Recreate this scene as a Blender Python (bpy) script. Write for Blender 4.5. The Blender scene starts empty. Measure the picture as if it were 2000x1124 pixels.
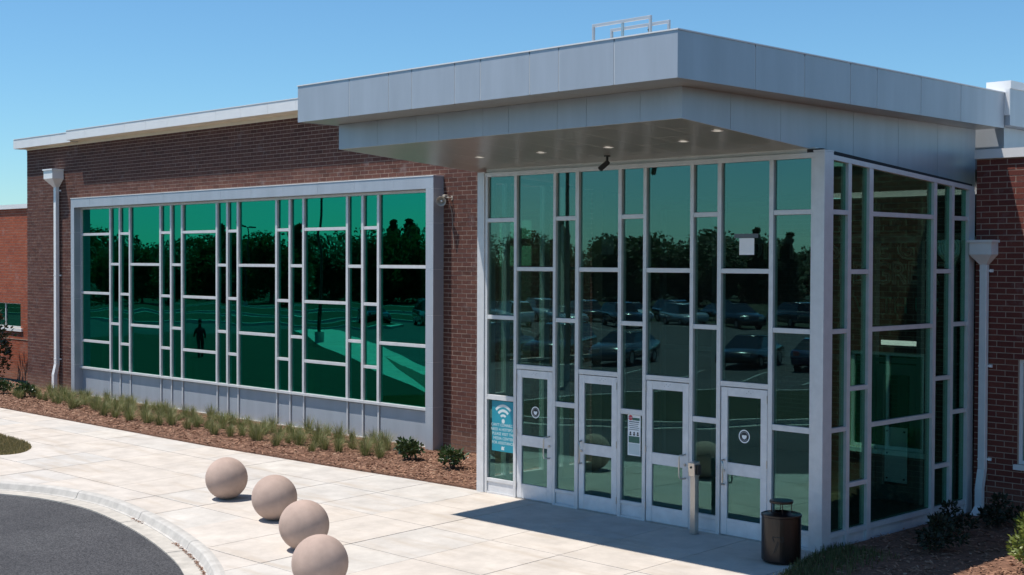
import bpy, bmesh, math, random
from mathutils import Vector, Matrix
R = math.radians
random.seed(7)
scene = bpy.context.scene
col = scene.collection

# ------------------------------------------------------------------ camera
YAW, PITCH, ROLL = R(-45.43624), R(-1.12468), R(0.21516)
CAM = Vector((11.1, -17.418, 4.333))
fwd = Vector((math.sin(YAW)*math.cos(PITCH), math.cos(YAW)*math.cos(PITCH), math.sin(PITCH)))
rt0 = Vector((math.cos(YAW), -math.sin(YAW), 0)); up0 = rt0.cross(fwd)
rt = math.cos(ROLL)*rt0 + math.sin(ROLL)*up0
up = -math.sin(ROLL)*rt0 + math.cos(ROLL)*up0
cd = bpy.data.cameras.new('camera'); cam = bpy.data.objects.new('camera', cd); col.objects.link(cam)
cam.matrix_world = Matrix(((rt.x, up.x, -fwd.x, CAM.x), (rt.y, up.y, -fwd.y, CAM.y), (rt.z, up.z, -fwd.z, CAM.z), (0, 0, 0, 1)))
cd.sensor_width = 36; cd.lens = 47.7494; cd.clip_start = .1; cd.clip_end = 3000
scene.camera = cam
FPX = 2652.745
def proj(P):
    d = Vector(P) - CAM; z = d.dot(fwd)
    if z < .1: return (-1e6, -1e6, z)
    return (1000 + FPX*d.dot(rt)/z, 562 - FPX*d.dot(up)/z, z)

# ------------------------------------------------------------------ light
KX, KY = .255, .295                       # the shadow of a point 1 m up lands this far away
sun_dir = Vector((-KX, -KY, 1)).normalized()   # towards the sun
w = bpy.data.worlds.new('World'); scene.world = w; w.use_nodes = True
nt = w.node_tree; nt.nodes.clear()
sky = nt.nodes.new('ShaderNodeTexSky'); sky.sky_type = 'NISHITA'; sky.sun_disc = False
sky.sun_elevation = math.asin(sun_dir.z)
sky.sun_rotation = math.atan2(sun_dir.x, sun_dir.y)
sky.altitude = 0; sky.air_density = 1.0; sky.dust_density = .1; sky.ozone_density = 6
bg = nt.nodes.new('ShaderNodeBackground'); bg.inputs[1].default_value = .124
wo = nt.nodes.new('ShaderNodeOutputWorld')
tint = nt.nodes.new('ShaderNodeMix'); tint.data_type = 'RGBA'; tint.blend_type = 'MULTIPLY'; tint.inputs[0].default_value = 1; tint.inputs[7].default_value = (.67, .915, .98, 1)   # clear dry air: the whole sky a little less red
nt.links.new(sky.outputs[0], tint.inputs[6]); nt.links.new(tint.outputs[2], bg.inputs[0]); nt.links.new(bg.outputs[0], wo.inputs[0])
sd = bpy.data.lights.new('sun', 'SUN'); sd.energy = 5.0; sd.angle = R(.5); sd.color = (1, .955, .885)
so = bpy.data.objects.new('sun', sd); col.objects.link(so)
so.rotation_euler = (-sun_dir).to_track_quat('-Z', 'Y').to_euler(); so.location = (-10, -20, 40)
vs = scene.view_settings
vs.view_transform = 'Standard'; vs.look = 'None'; vs.gamma = 1; vs.exposure = .15; vs.use_curve_mapping = False
scene.cycles.max_bounces = 8; scene.cycles.transparent_max_bounces = 16
scene.cycles.glossy_bounces = 5; scene.cycles.diffuse_bounces = 3
scene.cycles.caustics_reflective = False; scene.cycles.caustics_refractive = False
scene.cycles.use_denoising = True

# ------------------------------------------------------------------ materials
MATS = {}
def newmat(name):
    m = bpy.data.materials.new(name); m.use_nodes = True
    n = m.node_tree; n.nodes.clear()
    o = n.nodes.new('ShaderNodeOutputMaterial'); return m, n, o
def N(n, t, **k):
    x = n.nodes.new(t)
    for a, b in k.items():
        if a == 'op': x.operation = b
        else: setattr(x, a, b)
    return x
def setin(node, **k):
    for a, b in k.items(): node.inputs[a].default_value = b
def c4(c): return (c[0], c[1], c[2], 1)
def pbr(name, base, rough=.6, metal=0., var=.12, vscale=3., bump=0., bscale=60., spec=.5, var2=None, coat=0., stretch=None):
    """Principled material with a two-scale noise on the colour and a fine bump."""
    m, n, o = newmat(name); MATS[name] = m
    p = N(n, 'ShaderNodeBsdfPrincipled'); setin(p, Roughness=rough, Metallic=metal)
    p.inputs['Specular IOR Level'].default_value = spec
    if coat: p.inputs['Coat Weight'].default_value = coat
    g = N(n, 'ShaderNodeNewGeometry'); pos = g.outputs['Position']
    if stretch:
        mp = N(n, 'ShaderNodeMapping'); mp.inputs['Scale'].default_value = stretch
        n.links.new(pos, mp.inputs[0]); pos = mp.outputs[0]
    t = N(n, 'ShaderNodeTexNoise'); setin(t, Scale=vscale, Detail=6., Roughness=.6)
    n.links.new(pos, t.inputs['Vector'])
    r = N(n, 'ShaderNodeValToRGB')
    d = [max(0, x*(1-var)) for x in base]; b = [min(1, x*(1+var)) for x in base]
    if var2: d = var2
    r.color_ramp.elements[0].color = c4(d); r.color_ramp.elements[1].color = c4(b)
    r.color_ramp.elements[0].position = .3; r.color_ramp.elements[1].position = .7
    n.links.new(t.outputs[0], r.inputs[0]); n.links.new(r.outputs[0], p.inputs['Base Color'])
    if bump:
        t2 = N(n, 'ShaderNodeTexNoise'); setin(t2, Scale=bscale, Detail=4.)
        n.links.new(g.outputs['Position'], t2.inputs['Vector'])
        bp = N(n, 'ShaderNodeBump'); setin(bp, Strength=.6, Distance=bump)
        n.links.new(t2.outputs[0], bp.inputs['Height']); n.links.new(bp.outputs[0], p.inputs['Normal'])
    n.links.new(p.outputs[0], o.inputs[0]); return m

def brickmat(name, tones, L, Hc, x0, stain=.0):
    """fired clay: every brick picks its own tone from its place in the bond."""
    m, n, o = newmat(name); MATS[name] = m
    g = N(n, 'ShaderNodeNewGeometry'); s = N(n, 'ShaderNodeSeparateXYZ'); n.links.new(g.outputs['Position'], s.inputs[0])
    def math_(op, a, b=None):
        q = N(n, 'ShaderNodeMath', op=op)
        for i, v in ((0, a), (1, b)):
            if v is None: continue
            if isinstance(v, (int, float)): q.inputs[i].default_value = v
            else: n.links.new(v, q.inputs[i])
        return q.outputs[0]
    row = math_('FLOOR', math_('DIVIDE', s.outputs[2], Hc))
    off = math_('MULTIPLY', math_('FLOORED_MODULO', row, 2.), L/2)
    cl = math_('FLOOR', math_('DIVIDE', math_('SUBTRACT', math_('SUBTRACT', s.outputs[0], x0), off), L))
    cb = N(n, 'ShaderNodeCombineXYZ'); n.links.new(cl, cb.inputs[0]); n.links.new(row, cb.inputs[1])
    wn = N(n, 'ShaderNodeTexWhiteNoise', noise_dimensions='3D'); n.links.new(cb.outputs[0], wn.inputs['Vector'])
    r = N(n, 'ShaderNodeValToRGB'); e = r.color_ramp.elements
    e[0].color = c4(tones[0]); e[1].color = c4(tones[-1])
    for i in range(1, len(tones)-1):
        q = e.new(i/(len(tones)-1)); q.color = c4(tones[i])
    n.links.new(wn.outputs['Value'], r.inputs[0])
    t = N(n, 'ShaderNodeTexNoise'); setin(t, Scale=45., Detail=5., Roughness=.65); n.links.new(g.outputs['Position'], t.inputs['Vector'])
    mr = N(n, 'ShaderNodeMapRange'); setin(mr, **{'From Min': .25, 'From Max': .75, 'To Min': .72, 'To Max': 1.25}); n.links.new(t.outputs[0], mr.inputs[0])
    mx = N(n, 'ShaderNodeMix', data_type='RGBA', blend_type='MULTIPLY'); mx.inputs[0].default_value = 1
    n.links.new(r.outputs[0], mx.inputs[6]); n.links.new(mr.outputs[0], mx.inputs[7])
    last = mx.outputs[2]
    # lime bloom: pale washed patches with a shape of their own
    t3 = N(n, 'ShaderNodeTexNoise'); setin(t3, Scale=1.6, Detail=8., Roughness=.7); n.links.new(g.outputs['Position'], t3.inputs['Vector'])
    r3 = N(n, 'ShaderNodeValToRGB'); r3.color_ramp.elements[0].position = .575; r3.color_ramp.elements[1].position = .78
    r3.color_ramp.elements[1].color = (.34, .34, .34, 1)
    n.links.new(t3.outputs[0], r3.inputs[0])
    m3 = N(n, 'ShaderNodeMix', data_type='RGBA'); n.links.new(r3.outputs[0], m3.inputs[0]); n.links.new(last, m3.inputs[6]); m3.inputs[7].default_value = (.46, .43, .42, 1)
    # splash of soil along the lowest courses
    mz = N(n, 'ShaderNodeMapRange'); setin(mz, **{'From Min': .12, 'From Max': .62, 'To Min': .6, 'To Max': 0.}); n.links.new(s.outputs[2], mz.inputs[0])
    mz2 = math_('MULTIPLY', mz.outputs[0], t.outputs[0])
    m4 = N(n, 'ShaderNodeMix', data_type='RGBA'); n.links.new(mz2, m4.inputs[0]); n.links.new(m3.outputs[2], m4.inputs[6]); m4.inputs[7].default_value = (.42, .26, .17, 1)
    p = N(n, 'ShaderNodeBsdfPrincipled'); setin(p, Roughness=.85); p.inputs['Specular IOR Level'].default_value = .3
    n.links.new(m4.outputs[2], p.inputs['Base Color'])
    bp = N(n, 'ShaderNodeBump'); setin(bp, Strength=.5, Distance=.004); n.links.new(t.outputs[0], bp.inputs['Height']); n.links.new(bp.outputs[0], p.inputs['Normal'])
    n.links.new(p.outputs[0], o.inputs[0]); return m

def glassmat(name, refl, trans, wave, wscale, dust=.0):
    """tinted heat-treated glass: a coloured mirror image over a dim coloured view, with roller waves."""
    m, n, o = newmat(name); MATS[name] = m
    g = N(n, 'ShaderNodeNewGeometry'); oi = N(n, 'ShaderNodeObjectInfo')
    mp = N(n, 'ShaderNodeMapping'); mp.inputs['Scale'].default_value = (wscale[0], wscale[0], wscale[1])
    n.links.new(g.outputs['Position'], mp.inputs[0])
    ad = N(n, 'ShaderNodeVectorMath', op='ADD'); n.links.new(mp.outputs[0], ad.inputs[0])
    ml = N(n, 'ShaderNodeMath', op='MULTIPLY'); ml.inputs[1].default_value = 60.; n.links.new(oi.outputs['Random'], ml.inputs[0]); n.links.new(ml.outputs[0], ad.inputs[1])
    t = N(n, 'ShaderNodeTexNoise'); setin(t, Scale=1., Detail=1.2, Roughness=.4); n.links.new(ad.outputs[0], t.inputs['Vector'])
    bp = N(n, 'ShaderNodeBump'); setin(bp, Strength=1., Distance=wave); n.links.new(t.outputs[0], bp.inputs['Height'])
    gl = N(n, 'ShaderNodeBsdfGlossy'); gl.inputs['Color'].default_value = c4(refl); gl.inputs['Roughness'].default_value = 0.004
    n.links.new(bp.outputs[0], gl.inputs['Normal'])
    tr = N(n, 'ShaderNodeBsdfTransparent'); tr.inputs['Color'].default_value = c4(trans)
    a = N(n, 'ShaderNodeAddShader'); n.links.new(gl.outputs[0], a.inputs[0]); n.links.new(tr.outputs[0], a.inputs[1])
    last = a.outputs[0]
    if dust:
        df = N(n, 'ShaderNodeBsdfDiffuse'); df.inputs['Color'].default_value = (dust, dust, dust*.95, 1)
        a2 = N(n, 'ShaderNodeAddShader'); n.links.new(last, a2.inputs[0]); n.links.new(df.outputs[0], a2.inputs[1]); last = a2.outputs[0]
    n.links.new(last, o.inputs[0]); return m

def leafmat(name, tones, trans=.25, rough=.5):
    m, n, o = newmat(name); MATS[name] = m
    g = N(n, 'ShaderNodeNewGeometry')
    r = N(n, 'ShaderNodeValToRGB'); e = r.color_ramp.elements
    e[0].color = c4(tones[0]); e[1].color = c4(tones[-1])
    for i in range(1, len(tones)-1): q = e.new(i/(len(tones)-1)); q.color = c4(tones[i])
    n.links.new(g.outputs['Random Per Island'], r.inputs[0])
    p = N(n, 'ShaderNodeBsdfPrincipled'); setin(p, Roughness=rough); n.links.new(r.outputs[0], p.inputs['Base Color'])
    tl = N(n, 'ShaderNodeBsdfTranslucent'); n.links.new(r.outputs[0], tl.inputs[0])
    mx = N(n, 'ShaderNodeMixShader'); mx.inputs[0].default_value = trans
    n.links.new(p.outputs[0], mx.inputs[1]); n.links.new(tl.outputs[0], mx.inputs[2]); n.links.new(mx.outputs[0], o.inputs[0]); return m

def emit(name, c, s):
    m, n, o = newmat(name); MATS[name] = m
    e = N(n, 'ShaderNodeEmission'); e.inputs[0].default_value = c4(c); e.inputs[1].default_value = s
    n.links.new(e.outputs[0], o.inputs[0]); return m

BL, BH = .305, .1                         # brick length and course height
BX0 = -40.
brickmat('brown_brick', [(.078, .030, .022), (.102, .039, .028), (.118, .047, .034), (.09, .034, .027), (.134, .058, .042)], BL, BH, BX0)
brickmat('red_brick', [(.31, .078, .036), (.36, .092, .043), (.28, .07, .036), (.38, .105, .052)], BL, BH, BX0)
brickmat('dark_red_brick', [(.125, .034, .026), (.15, .04, .03), (.17, .048, .034), (.14, .036, .03)], BL, BH, BX0)
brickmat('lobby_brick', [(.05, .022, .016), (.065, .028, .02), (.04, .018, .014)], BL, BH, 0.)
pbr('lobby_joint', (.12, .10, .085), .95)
pbr('mortar', (.37, .275, .215), .95, var=.15, vscale=9, bump=.003, bscale=120)
pbr('panel_metal', (.42, .45, .495), .40, .25, var=.07, vscale=1.3, bump=.006, bscale=1.4, stretch=(2.2, 2.2, .3))
pbr('frame_metal', (.66, .655, .655), .4, .2, var=.07, vscale=5.)
pbr('door_metal', (.70, .70, .71), .42, .2, var=.08, vscale=6.)
pbr('soffit_metal', (.40, .385, .35), .30, .6, var=.04, vscale=1.5, bump=.0008, bscale=4)
pbr('seam_metal', (.80, .79, .77), .5, .2, var=.05)
pbr('soffit_seam', (.60, .59, .56), .5, .2, var=.05)
pbr('white_metal', (.80, .79, .78), .45, .05, var=.03, vscale=2)
pbr('downpipe_paint', (.82, .81, .80), .4, .1, var=.05, vscale=4)
pbr('cream_metal', (.74, .65, .52), .55, 0, var=.05)
pbr('dark_gap', (.02, .02, .022), .8, 0)
pbr('gasket', (.015, .015, .017), .6, 0)
pbr('sealant', (.05, .05, .05), .9, 0)
pbr('rail_metal', (.40, .43, .46), .4, .4, var=.05)
pbr('steel', (.55, .53, .50), .28, .9, var=.12, vscale=6)
pbr('black_plastic', (.012, .012, .013), .35, 0)
pbr('black_paint', (.012, .006, .0055), .28, .0, var=.3, vscale=5, spec=.5)
pbr('horn_beige', (.42, .37, .31), .5, 0, var=.1, vscale=20)
pbr('roof_membrane', (.55, .55, .54), .8, 0)
pbr('ball_concrete', (.44, .32, .262), .92, 0, var=.13, vscale=3.2, bump=.0022, bscale=150)
def asphaltmat():
    m, n, o = newmat('asphalt'); MATS['asphalt'] = m
    g = N(n, 'ShaderNodeNewGeometry'); p = N(n, 'ShaderNodeBsdfPrincipled'); setin(p, Roughness=.93)
    t = N(n, 'ShaderNodeTexNoise'); setin(t, Scale=.5, Detail=8., Roughness=.65); n.links.new(g.outputs['Position'], t.inputs['Vector'])
    r = N(n, 'ShaderNodeValToRGB'); r.color_ramp.elements[0].color = (.036, .035, .038, 1); r.color_ramp.elements[1].color = (.056, .055, .058, 1); r.color_ramp.elements[0].position = .35; r.color_ramp.elements[1].position = .65
    n.links.new(t.outputs[0], r.inputs[0])
    v = N(n, 'ShaderNodeTexVoronoi'); setin(v, Scale=55.); n.links.new(g.outputs['Position'], v.inputs['Vector'])
    r2 = N(n, 'ShaderNodeValToRGB'); r2.color_ramp.elements[0].color = (.55, .55, .55, 1); r2.color_ramp.elements[1].color = (1.9, 1.85, 1.8, 1); r2.color_ramp.elements[0].position = .2; r2.color_ramp.elements[1].position = .95
    sp = N(n, 'ShaderNodeSeparateColor'); n.links.new(v.outputs['Color'], sp.inputs[0]); n.links.new(sp.outputs[0], r2.inputs[0])
    mx = N(n, 'ShaderNodeMix', data_type='RGBA', blend_type='MULTIPLY'); mx.inputs[0].default_value = 1
    n.links.new(r.outputs[0], mx.inputs[6]); n.links.new(r2.outputs[0], mx.inputs[7]); n.links.new(mx.outputs[2], p.inputs['Base Color'])
    bp = N(n, 'ShaderNodeBump'); setin(bp, Strength=.6, Distance=.005); n.links.new(v.outputs['Distance'], bp.inputs['Height']); n.links.new(bp.outputs[0], p.inputs['Normal'])
    n.links.new(p.outputs[0], o.inputs[0])
asphaltmat()
pbr('asphalt_far', (.07, .07, .072), .95, 0, var=.2, vscale=.4)
pbr('kerb_concrete', (.47, .44, .40), .9, 0, var=.14, vscale=5, bump=.003, bscale=90)
pbr('kerb_pan', (.46, .42, .365), .9, 0, var=.18, vscale=4, bump=.003, bscale=90)
pbr('joint_soil', (.13, .10, .075), 1., 0)
pbr('mulch_base', (.17, .085, .052), 1., 0, var=.45, vscale=22, bump=.02, bscale=40)
leafmat('mulch_chip', [(.10, .045, .028), (.20, .10, .06), (.29, .15, .092), (.36, .20, .125), (.16, .075, .045), (.44, .28, .19)], .0, .9)
leafmat('tuft_leaf', [(.085, .13, .032), (.12, .165, .045), (.32, .29, .13), (.11, .15, .04), (.16, .19, .058), (.44, .38, .20), (.075, .12, .03), (.26, .19, .10), (.14, .175, .05)], .35, .6)
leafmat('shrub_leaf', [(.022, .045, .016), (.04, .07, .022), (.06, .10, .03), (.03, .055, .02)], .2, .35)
leafmat('lit_shrub_leaf', [(.10, .135, .025), (.15, .19, .035), (.22, .25, .05), (.12, .15, .03)], .3, .4)  # yellow green, with some of the sunlight brightened into the leaf colour
leafmat('shade_leaf', [(.010, .016, .007), (.016, .024, .009), (.022, .030, .011)], .1, .7)  # leaf colour darkened to near black to carry the deep shade
leafmat('magnolia_leaf', [(.014, .028, .012), (.025, .045, .016), (.05, .065, .03), (.12, .085, .045)], .1, .22)
leafmat('tree_leaf', [(.045, .075, .028), (.065, .10, .034), (.085, .12, .042), (.05, .08, .03)], .3, .7)
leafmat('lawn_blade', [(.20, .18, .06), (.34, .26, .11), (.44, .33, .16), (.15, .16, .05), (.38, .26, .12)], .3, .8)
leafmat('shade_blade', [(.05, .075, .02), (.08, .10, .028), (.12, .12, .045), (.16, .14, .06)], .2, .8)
pbr('lawn', (.020, .028, .009), 1., 0, var=.35, vscale=1.3, bump=.03, bscale=25)
pbr('dry_lawn', (.020, .024, .008), 1., 0, var=.3, vscale=3, bump=.02, bscale=40)
pbr('bark', (.10, .075, .055), .95, 0, var=.3, vscale=12)
pbr('line_paint', (.33, .33, .32), .7, 0)
pbr('lobby_floor', (.07, .07, .068), .35, 0, var=.15, vscale=2)
pbr('lobby_wall', (.30, .29, .27), .9, 0, var=.08)
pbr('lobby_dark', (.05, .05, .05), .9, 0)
pbr('tan_column', (.46, .40, .31), .8, 0, var=.08)
pbr('lobby_metal', (.13, .14, .145), .45, .3, var=.05)
pbr('letter_pale', (.92, .90, .84), .7, 0)
pbr('letter_teal', (.02, .40, .30), .6, 0)
pbr('poster_teal', (.012, .25, .33), .5, 0, var=.05, vscale=4)
pbr('print_pale', (.56, .63, .63), .6, 0, var=.05)
pbr('print_white', (.85, .86, .86), .55, 0, var=.04)
pbr('print_grey', (.20, .22, .23), .6, 0)
pbr('print_green', (.055, .145, .10), .6, 0)
pbr('print_red', (.55, .035, .05), .55, 0)
pbr('print_black', (.016, .018, .02), .6, 0)
pbr('cloth_dark', (.035, .035, .04), .9, 0)
pbr('skin', (.45, .27, .19), .6, 0)
emit('lamp_lens', (1, .93, .80), .9)
glassmat('green_glass', (.010, .205, .148), (.13, .30, .24), .0066, (.34, .88))
glassmat('entry_glass', (.055, .112, .106), (.47, .55, .52), .0018, (.7, 1.3), dust=.003)
glassmat('side_glass', (.05, .13, .095), (.50, .62, .57), .001, (.7, 1.2), dust=.002)
glassmat('wing_glass', (.03, .20, .13), (.10, .2, .16), .001, (.7, 1.2))
pbr('car_glass', (.012, .016, .018), .06, 0)
pbr('tyre', (.012, .012, .012), .9, 0)
pbr('rim', (.42, .42, .43), .3, .8)
pbr('lamp_red', (.35, .01, .01), .2, 0)
for nm, c in (('car_black', (.012, .012, .014)), ('car_grey', (.09, .095, .10)), ('car_silver', (.38, .39, .40)), ('car_blue', (.015, .03, .075)), ('car_white', (.7, .7, .7)), ('car_red', (.16, .012, .015))):
    pbr(nm, c, .22, .1, var=.02, coat=1.)
# concrete paving: each slab its own cast of beige
def slabmat():
    m, n, o = newmat('slab_concrete'); MATS['slab_concrete'] = m
    g = N(n, 'ShaderNodeNewGeometry'); oi = N(n, 'ShaderNodeObjectInfo')
    r = N(n, 'ShaderNodeValToRGB'); e = r.color_ramp.elements
    e[0].color = (.57, .505, .44, 1); e[1].color = (.585, .535, .475, 1)
    q = e.new(.5); q.color = (.575, .515, .455, 1); q = e.new(.75); q.color = (.535, .50, .46, 1)
    n.links.new(oi.outputs['Random'], r.inputs[0])
    t = N(n, 'ShaderNodeTexNoise'); setin(t, Scale=1.7, Detail=9., Roughness=.68); n.links.new(g.outputs['Position'], t.inputs['Vector'])
    mr = N(n, 'ShaderNodeMapRange'); setin(mr, **{'From Min': .3, 'From Max': .7, 'To Min': .80, 'To Max': 1.08}); n.links.new(t.outputs[0], mr.inputs[0])
    mx = N(n, 'ShaderNodeMix', data_type='RGBA', blend_type='MULTIPLY'); mx.inputs[0].default_value = 1
    n.links.new(r.outputs[0], mx.inputs[6]); n.links.new(mr.outputs[0], mx.inputs[7])
    # old stains: streaks washed across the broom finish
    mp = N(n, 'ShaderNodeMapping'); mp.inputs['Scale'].default_value = (.35, 1.8, 1); mp.inputs['Rotation'].default_value = (0, 0, .5); n.links.new(g.outputs['Position'], mp.inputs[0])
    t2 = N(n, 'ShaderNodeTexNoise'); setin(t2, Scale=1.6, Detail=7., Roughness=.6); n.links.new(mp.outputs[0], t2.inputs['Vector'])
    r2 = N(n, 'ShaderNodeValToRGB'); r2.color_ramp.elements[0].position = .52; r2.color_ramp.elements[1].position = .72
    r2.color_ramp.elements[1].color = (.6, .6, .6, 1); n.links.new(t2.outputs[0], r2.inputs[0])
    m3 = N(n, 'ShaderNodeMix', data_type='RGBA'); n.links.new(r2.outputs[0], m3.inputs[0]); n.links.new(mx.outputs[2], m3.inputs[6]); m3.inputs[7].default_value = (.42, .345, .27, 1)
    vo = N(n, 'ShaderNodeTexVoronoi'); setin(vo, Scale=2.3); n.links.new(g.outputs['Position'], vo.inputs['Vector'])
    rv = N(n, 'ShaderNodeValToRGB'); rv.color_ramp.elements[0].position = .012; rv.color_ramp.elements[1].position = .03; rv.color_ramp.elements[0].color = (.45, .43, .4, 1); rv.color_ramp.elements[1].color = (1, 1, 1, 1)
    n.links.new(vo.outputs['Distance'], rv.inputs[0])
    m5 = N(n, 'ShaderNodeMix', data_type='RGBA', blend_type='MULTIPLY'); m5.inputs[0].default_value = 1; n.links.new(m3.outputs[2], m5.inputs[6]); n.links.new(rv.outputs[0], m5.inputs[7]); m3 = m5
    t4 = N(n, 'ShaderNodeTexNoise'); setin(t4, Scale=140., Detail=3.); n.links.new(g.outputs['Position'], t4.inputs['Vector'])
    p = N(n, 'ShaderNodeBsdfPrincipled'); setin(p, Roughness=.9); p.inputs['Specular IOR Level'].default_value = .25
    n.links.new(m3.outputs[2], p.inputs['Base Color'])
    bp = N(n, 'ShaderNodeBump'); setin(bp, Strength=.4, Distance=.002); n.links.new(t4.outputs[0], bp.inputs['Height']); n.links.new(bp.outputs[0], p.inputs['Normal'])
    n.links.new(p.outputs[0], o.inputs[0])
slabmat()

# ------------------------------------------------------------------ helpers
class MB:
    def __init__(s): s.v = []; s.f = []; s.smooth = False
    def quad(s, a, b, c, d):
        i = len(s.v); s.v += [tuple(a), tuple(b), tuple(c), tuple(d)]; s.f.append((i, i+1, i+2, i+3))
    def poly(s, pts):
        i = len(s.v); s.v += [tuple(p) for p in pts]; s.f.append(tuple(range(i, i+len(pts))))
    def hexa(s, p):          # 8 points: bottom 0-3 (ccw), top 4-7
        i = len(s.v); s.v += [tuple(q) for q in p]
        for f in ((3, 2, 1, 0), (4, 5, 6, 7), (0, 1, 5, 4), (1, 2, 6, 5), (2, 3, 7, 6), (3, 0, 4, 7)):
            s.f.append(tuple(i+k for k in f))
    def box(s, x0, x1, y0, y1, z0, z1):
        s.hexa([(x0, y0, z0), (x1, y0, z0), (x1, y1, z0), (x0, y1, z0), (x0, y0, z1), (x1, y0, z1), (x1, y1, z1), (x0, y1, z1)])
    def prism(s, poly, z0, z1):   # poly ccw (x,y); z may be callables
        za = z0 if callable(z0) else (lambda x, y: z0); zb = z1 if callable(z1) else (lambda x, y: z1)
        n = len(poly); i = len(s.v)
        s.v += [(x, y, za(x, y)) for x, y in poly] + [(x, y, zb(x, y)) for x, y in poly]
        s.f.append(tuple(i+n-1-k for k in range(n))); s.f.append(tuple(i+n+k for k in range(n)))
        for k in range(n): s.f.append((i+k, i+(k+1) % n, i+n+(k+1) % n, i+n+k))
    def extrude_x(s, poly, x0, x1):   # poly in (y,z)
        n = len(poly); i = len(s.v)
        s.v += [(x0, y, z) for y, z in poly] + [(x1, y, z) for y, z in poly]
        s.f.append(tuple(i+k for k in range(n))); s.f.append(tuple(i+2*n-1-k for k in range(n)))
        for k in range(n): s.f.append((i+(k+1) % n, i+k, i+n+k, i+n+(k+1) % n))
    def tube(s, pts, r, seg=10, caps=True, r2=None):
        pts = [Vector(p) for p in pts]; rings = []
        for k, p in enumerate(pts):
            d = (pts[min(k+1, len(pts)-1)] - pts[max(k-1, 0)]).normalized()
            a = d.orthogonal().normalized() if k == 0 else (a - d*a.dot(d)).normalized()
            b = d.cross(a); rr = r[k] if isinstance(r, (list, tuple)) else r
            rings.append([p + rr*(a*math.cos(2*math.pi*q/seg) + b*math.sin(2*math.pi*q/seg)) for q in range(seg)])
        i = len(s.v)
        for g in rings: s.v += [tuple(q) for q in g]
        for k in range(len(rings)-1):
            for q in range(seg):
                s.f.append((i+k*seg+q, i+k*seg+(q+1) % seg, i+(k+1)*seg+(q+1) % seg, i+(k+1)*seg+q))
        if caps:
            s.f.append(tuple(i+seg-1-q for q in range(seg))); s.f.append(tuple(i+(len(rings)-1)*seg+q for q in range(seg)))
    def lathe(s, prof, seg=32, c=(0, 0, 0)):   # prof (r,z) bottom to top
        i = len(s.v)
        for r, z in prof:
            for q in range(seg):
                a = 2*math.pi*q/seg; s.v.append((c[0]+r*math.cos(a), c[1]+r*math.sin(a), c[2]+z))
        for k in range(len(prof)-1):
            for q in range(seg):
                s.f.append((i+k*seg+q, i+k*seg+(q+1) % seg, i+(k+1)*seg+(q+1) % seg, i+(k+1)*seg+q))
    def mesh(s, name, mat, bevel=0., smooth=False, segs=1):
        m = bpy.data.meshes.new(name); m.from_pydata(s.v, [], s.f)
        if bevel:
            b = bmesh.new(); b.from_mesh(m)
            bmesh.ops.bevel(b, geom=[e for e in b.edges], offset=bevel, segments=segs, affect='EDGES', clamp_overlap=True)
            b.to_mesh(m); b.free()
        m.validate(); m.materials.append(MATS[mat])
        if smooth:
            for p in m.polygons: p.use_smooth = True
        m.update(); return m
    def build(s, name, mat, parent=None, bevel=0., smooth=False, loc=None):
        return link(name, s.mesh(name, mat, bevel, smooth), parent, loc)
def link(name, mesh, parent=None, loc=None):
    o = bpy.data.objects.new(name, mesh); col.objects.link(o)
    if parent: o.parent = parent
    if loc is not None: o.location = loc
    return o
def tag(o, label=None, cat=None, group=None, kind=None):
    if label: o['label'] = label
    if cat: o['category'] = cat
    if group: o['group'] = group
    if kind: o['kind'] = kind
    return o
def empty(name, loc=(0, 0, 0), label=None, cat=None, group=None, rz=0):
    o = bpy.data.objects.new(name, None); col.objects.link(o); o.location = loc; o.rotation_euler.z = rz
    o.empty_display_size = .2
    return tag(o, label, cat, group)
def bx(name, mat, parent, x0, x1, y0, y1, z0, z1, bevel=0.):
    b = MB(); b.box(x0, x1, y0, y1, z0, z1); return b.build(name, mat, parent, bevel)
def copy_tree(o, parent=None):
    c = o.copy(); col.objects.link(c)
    if parent: c.parent = parent
    for ch in o.children: copy_tree(ch, c)
    return c
def gz(x, y):              # the paving falls away from the building
    return 0. if y > 0 else (.03*y if y > -6.5 else -.195)
def catmull(P, n=8):
    out = []
    for k in range(len(P)-1):
        p0 = P[max(k-1, 0)]; p1 = P[k]; p2 = P[k+1]; p3 = P[min(k+2, len(P)-1)]
        for j in range(n):
            t = j/n
            out.append(tuple(.5*((2*p1[i]) + (-p0[i]+p2[i])*t + (2*p0[i]-5*p1[i]+4*p2[i]-p3[i])*t*t + (-p0[i]+3*p1[i]-3*p2[i]+p3[i])*t**3) for i in (0, 1)))
    out.append(tuple(P[-1])); return out
def clip_rect(poly, x0, x1, y0, y1):
    def cl(P, ins, cut):
        out = []
        for k in range(len(P)):
            a, b = P[k-1], P[k]
            if ins(b):
                if not ins(a): out.append(cut(a, b))
                out.append(b)
            elif ins(a): out.append(cut(a, b))
        return out
    for ax, lim, sg in ((0, x0, 1), (0, x1, -1), (1, y0, 1), (1, y1, -1)):
        if not poly: return []
        def cut(a, b, ax=ax, lim=lim):
            t = (lim-a[ax])/(b[ax]-a[ax]); q = [a[0]+t*(b[0]-a[0]), a[1]+t*(b[1]-a[1])]; q[ax] = lim; return tuple(q)
        poly = cl(poly, lambda p, ax=ax, lim=lim, sg=sg: sg*(p[ax]-lim) >= 0, cut)
    out = []
    for p in poly:
        if not out or (abs(p[0]-out[-1][0])+abs(p[1]-out[-1][1])) > 1e-4: out.append(p)
    if len(out) > 2 and abs(out[0][0]-out[-1][0])+abs(out[0][1]-out[-1][1]) < 1e-4: out.pop()
    return out
def area(P): return .5*sum(P[k-1][0]*P[k][1]-P[k][0]*P[k-1][1] for k in range(len(P)))
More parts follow.
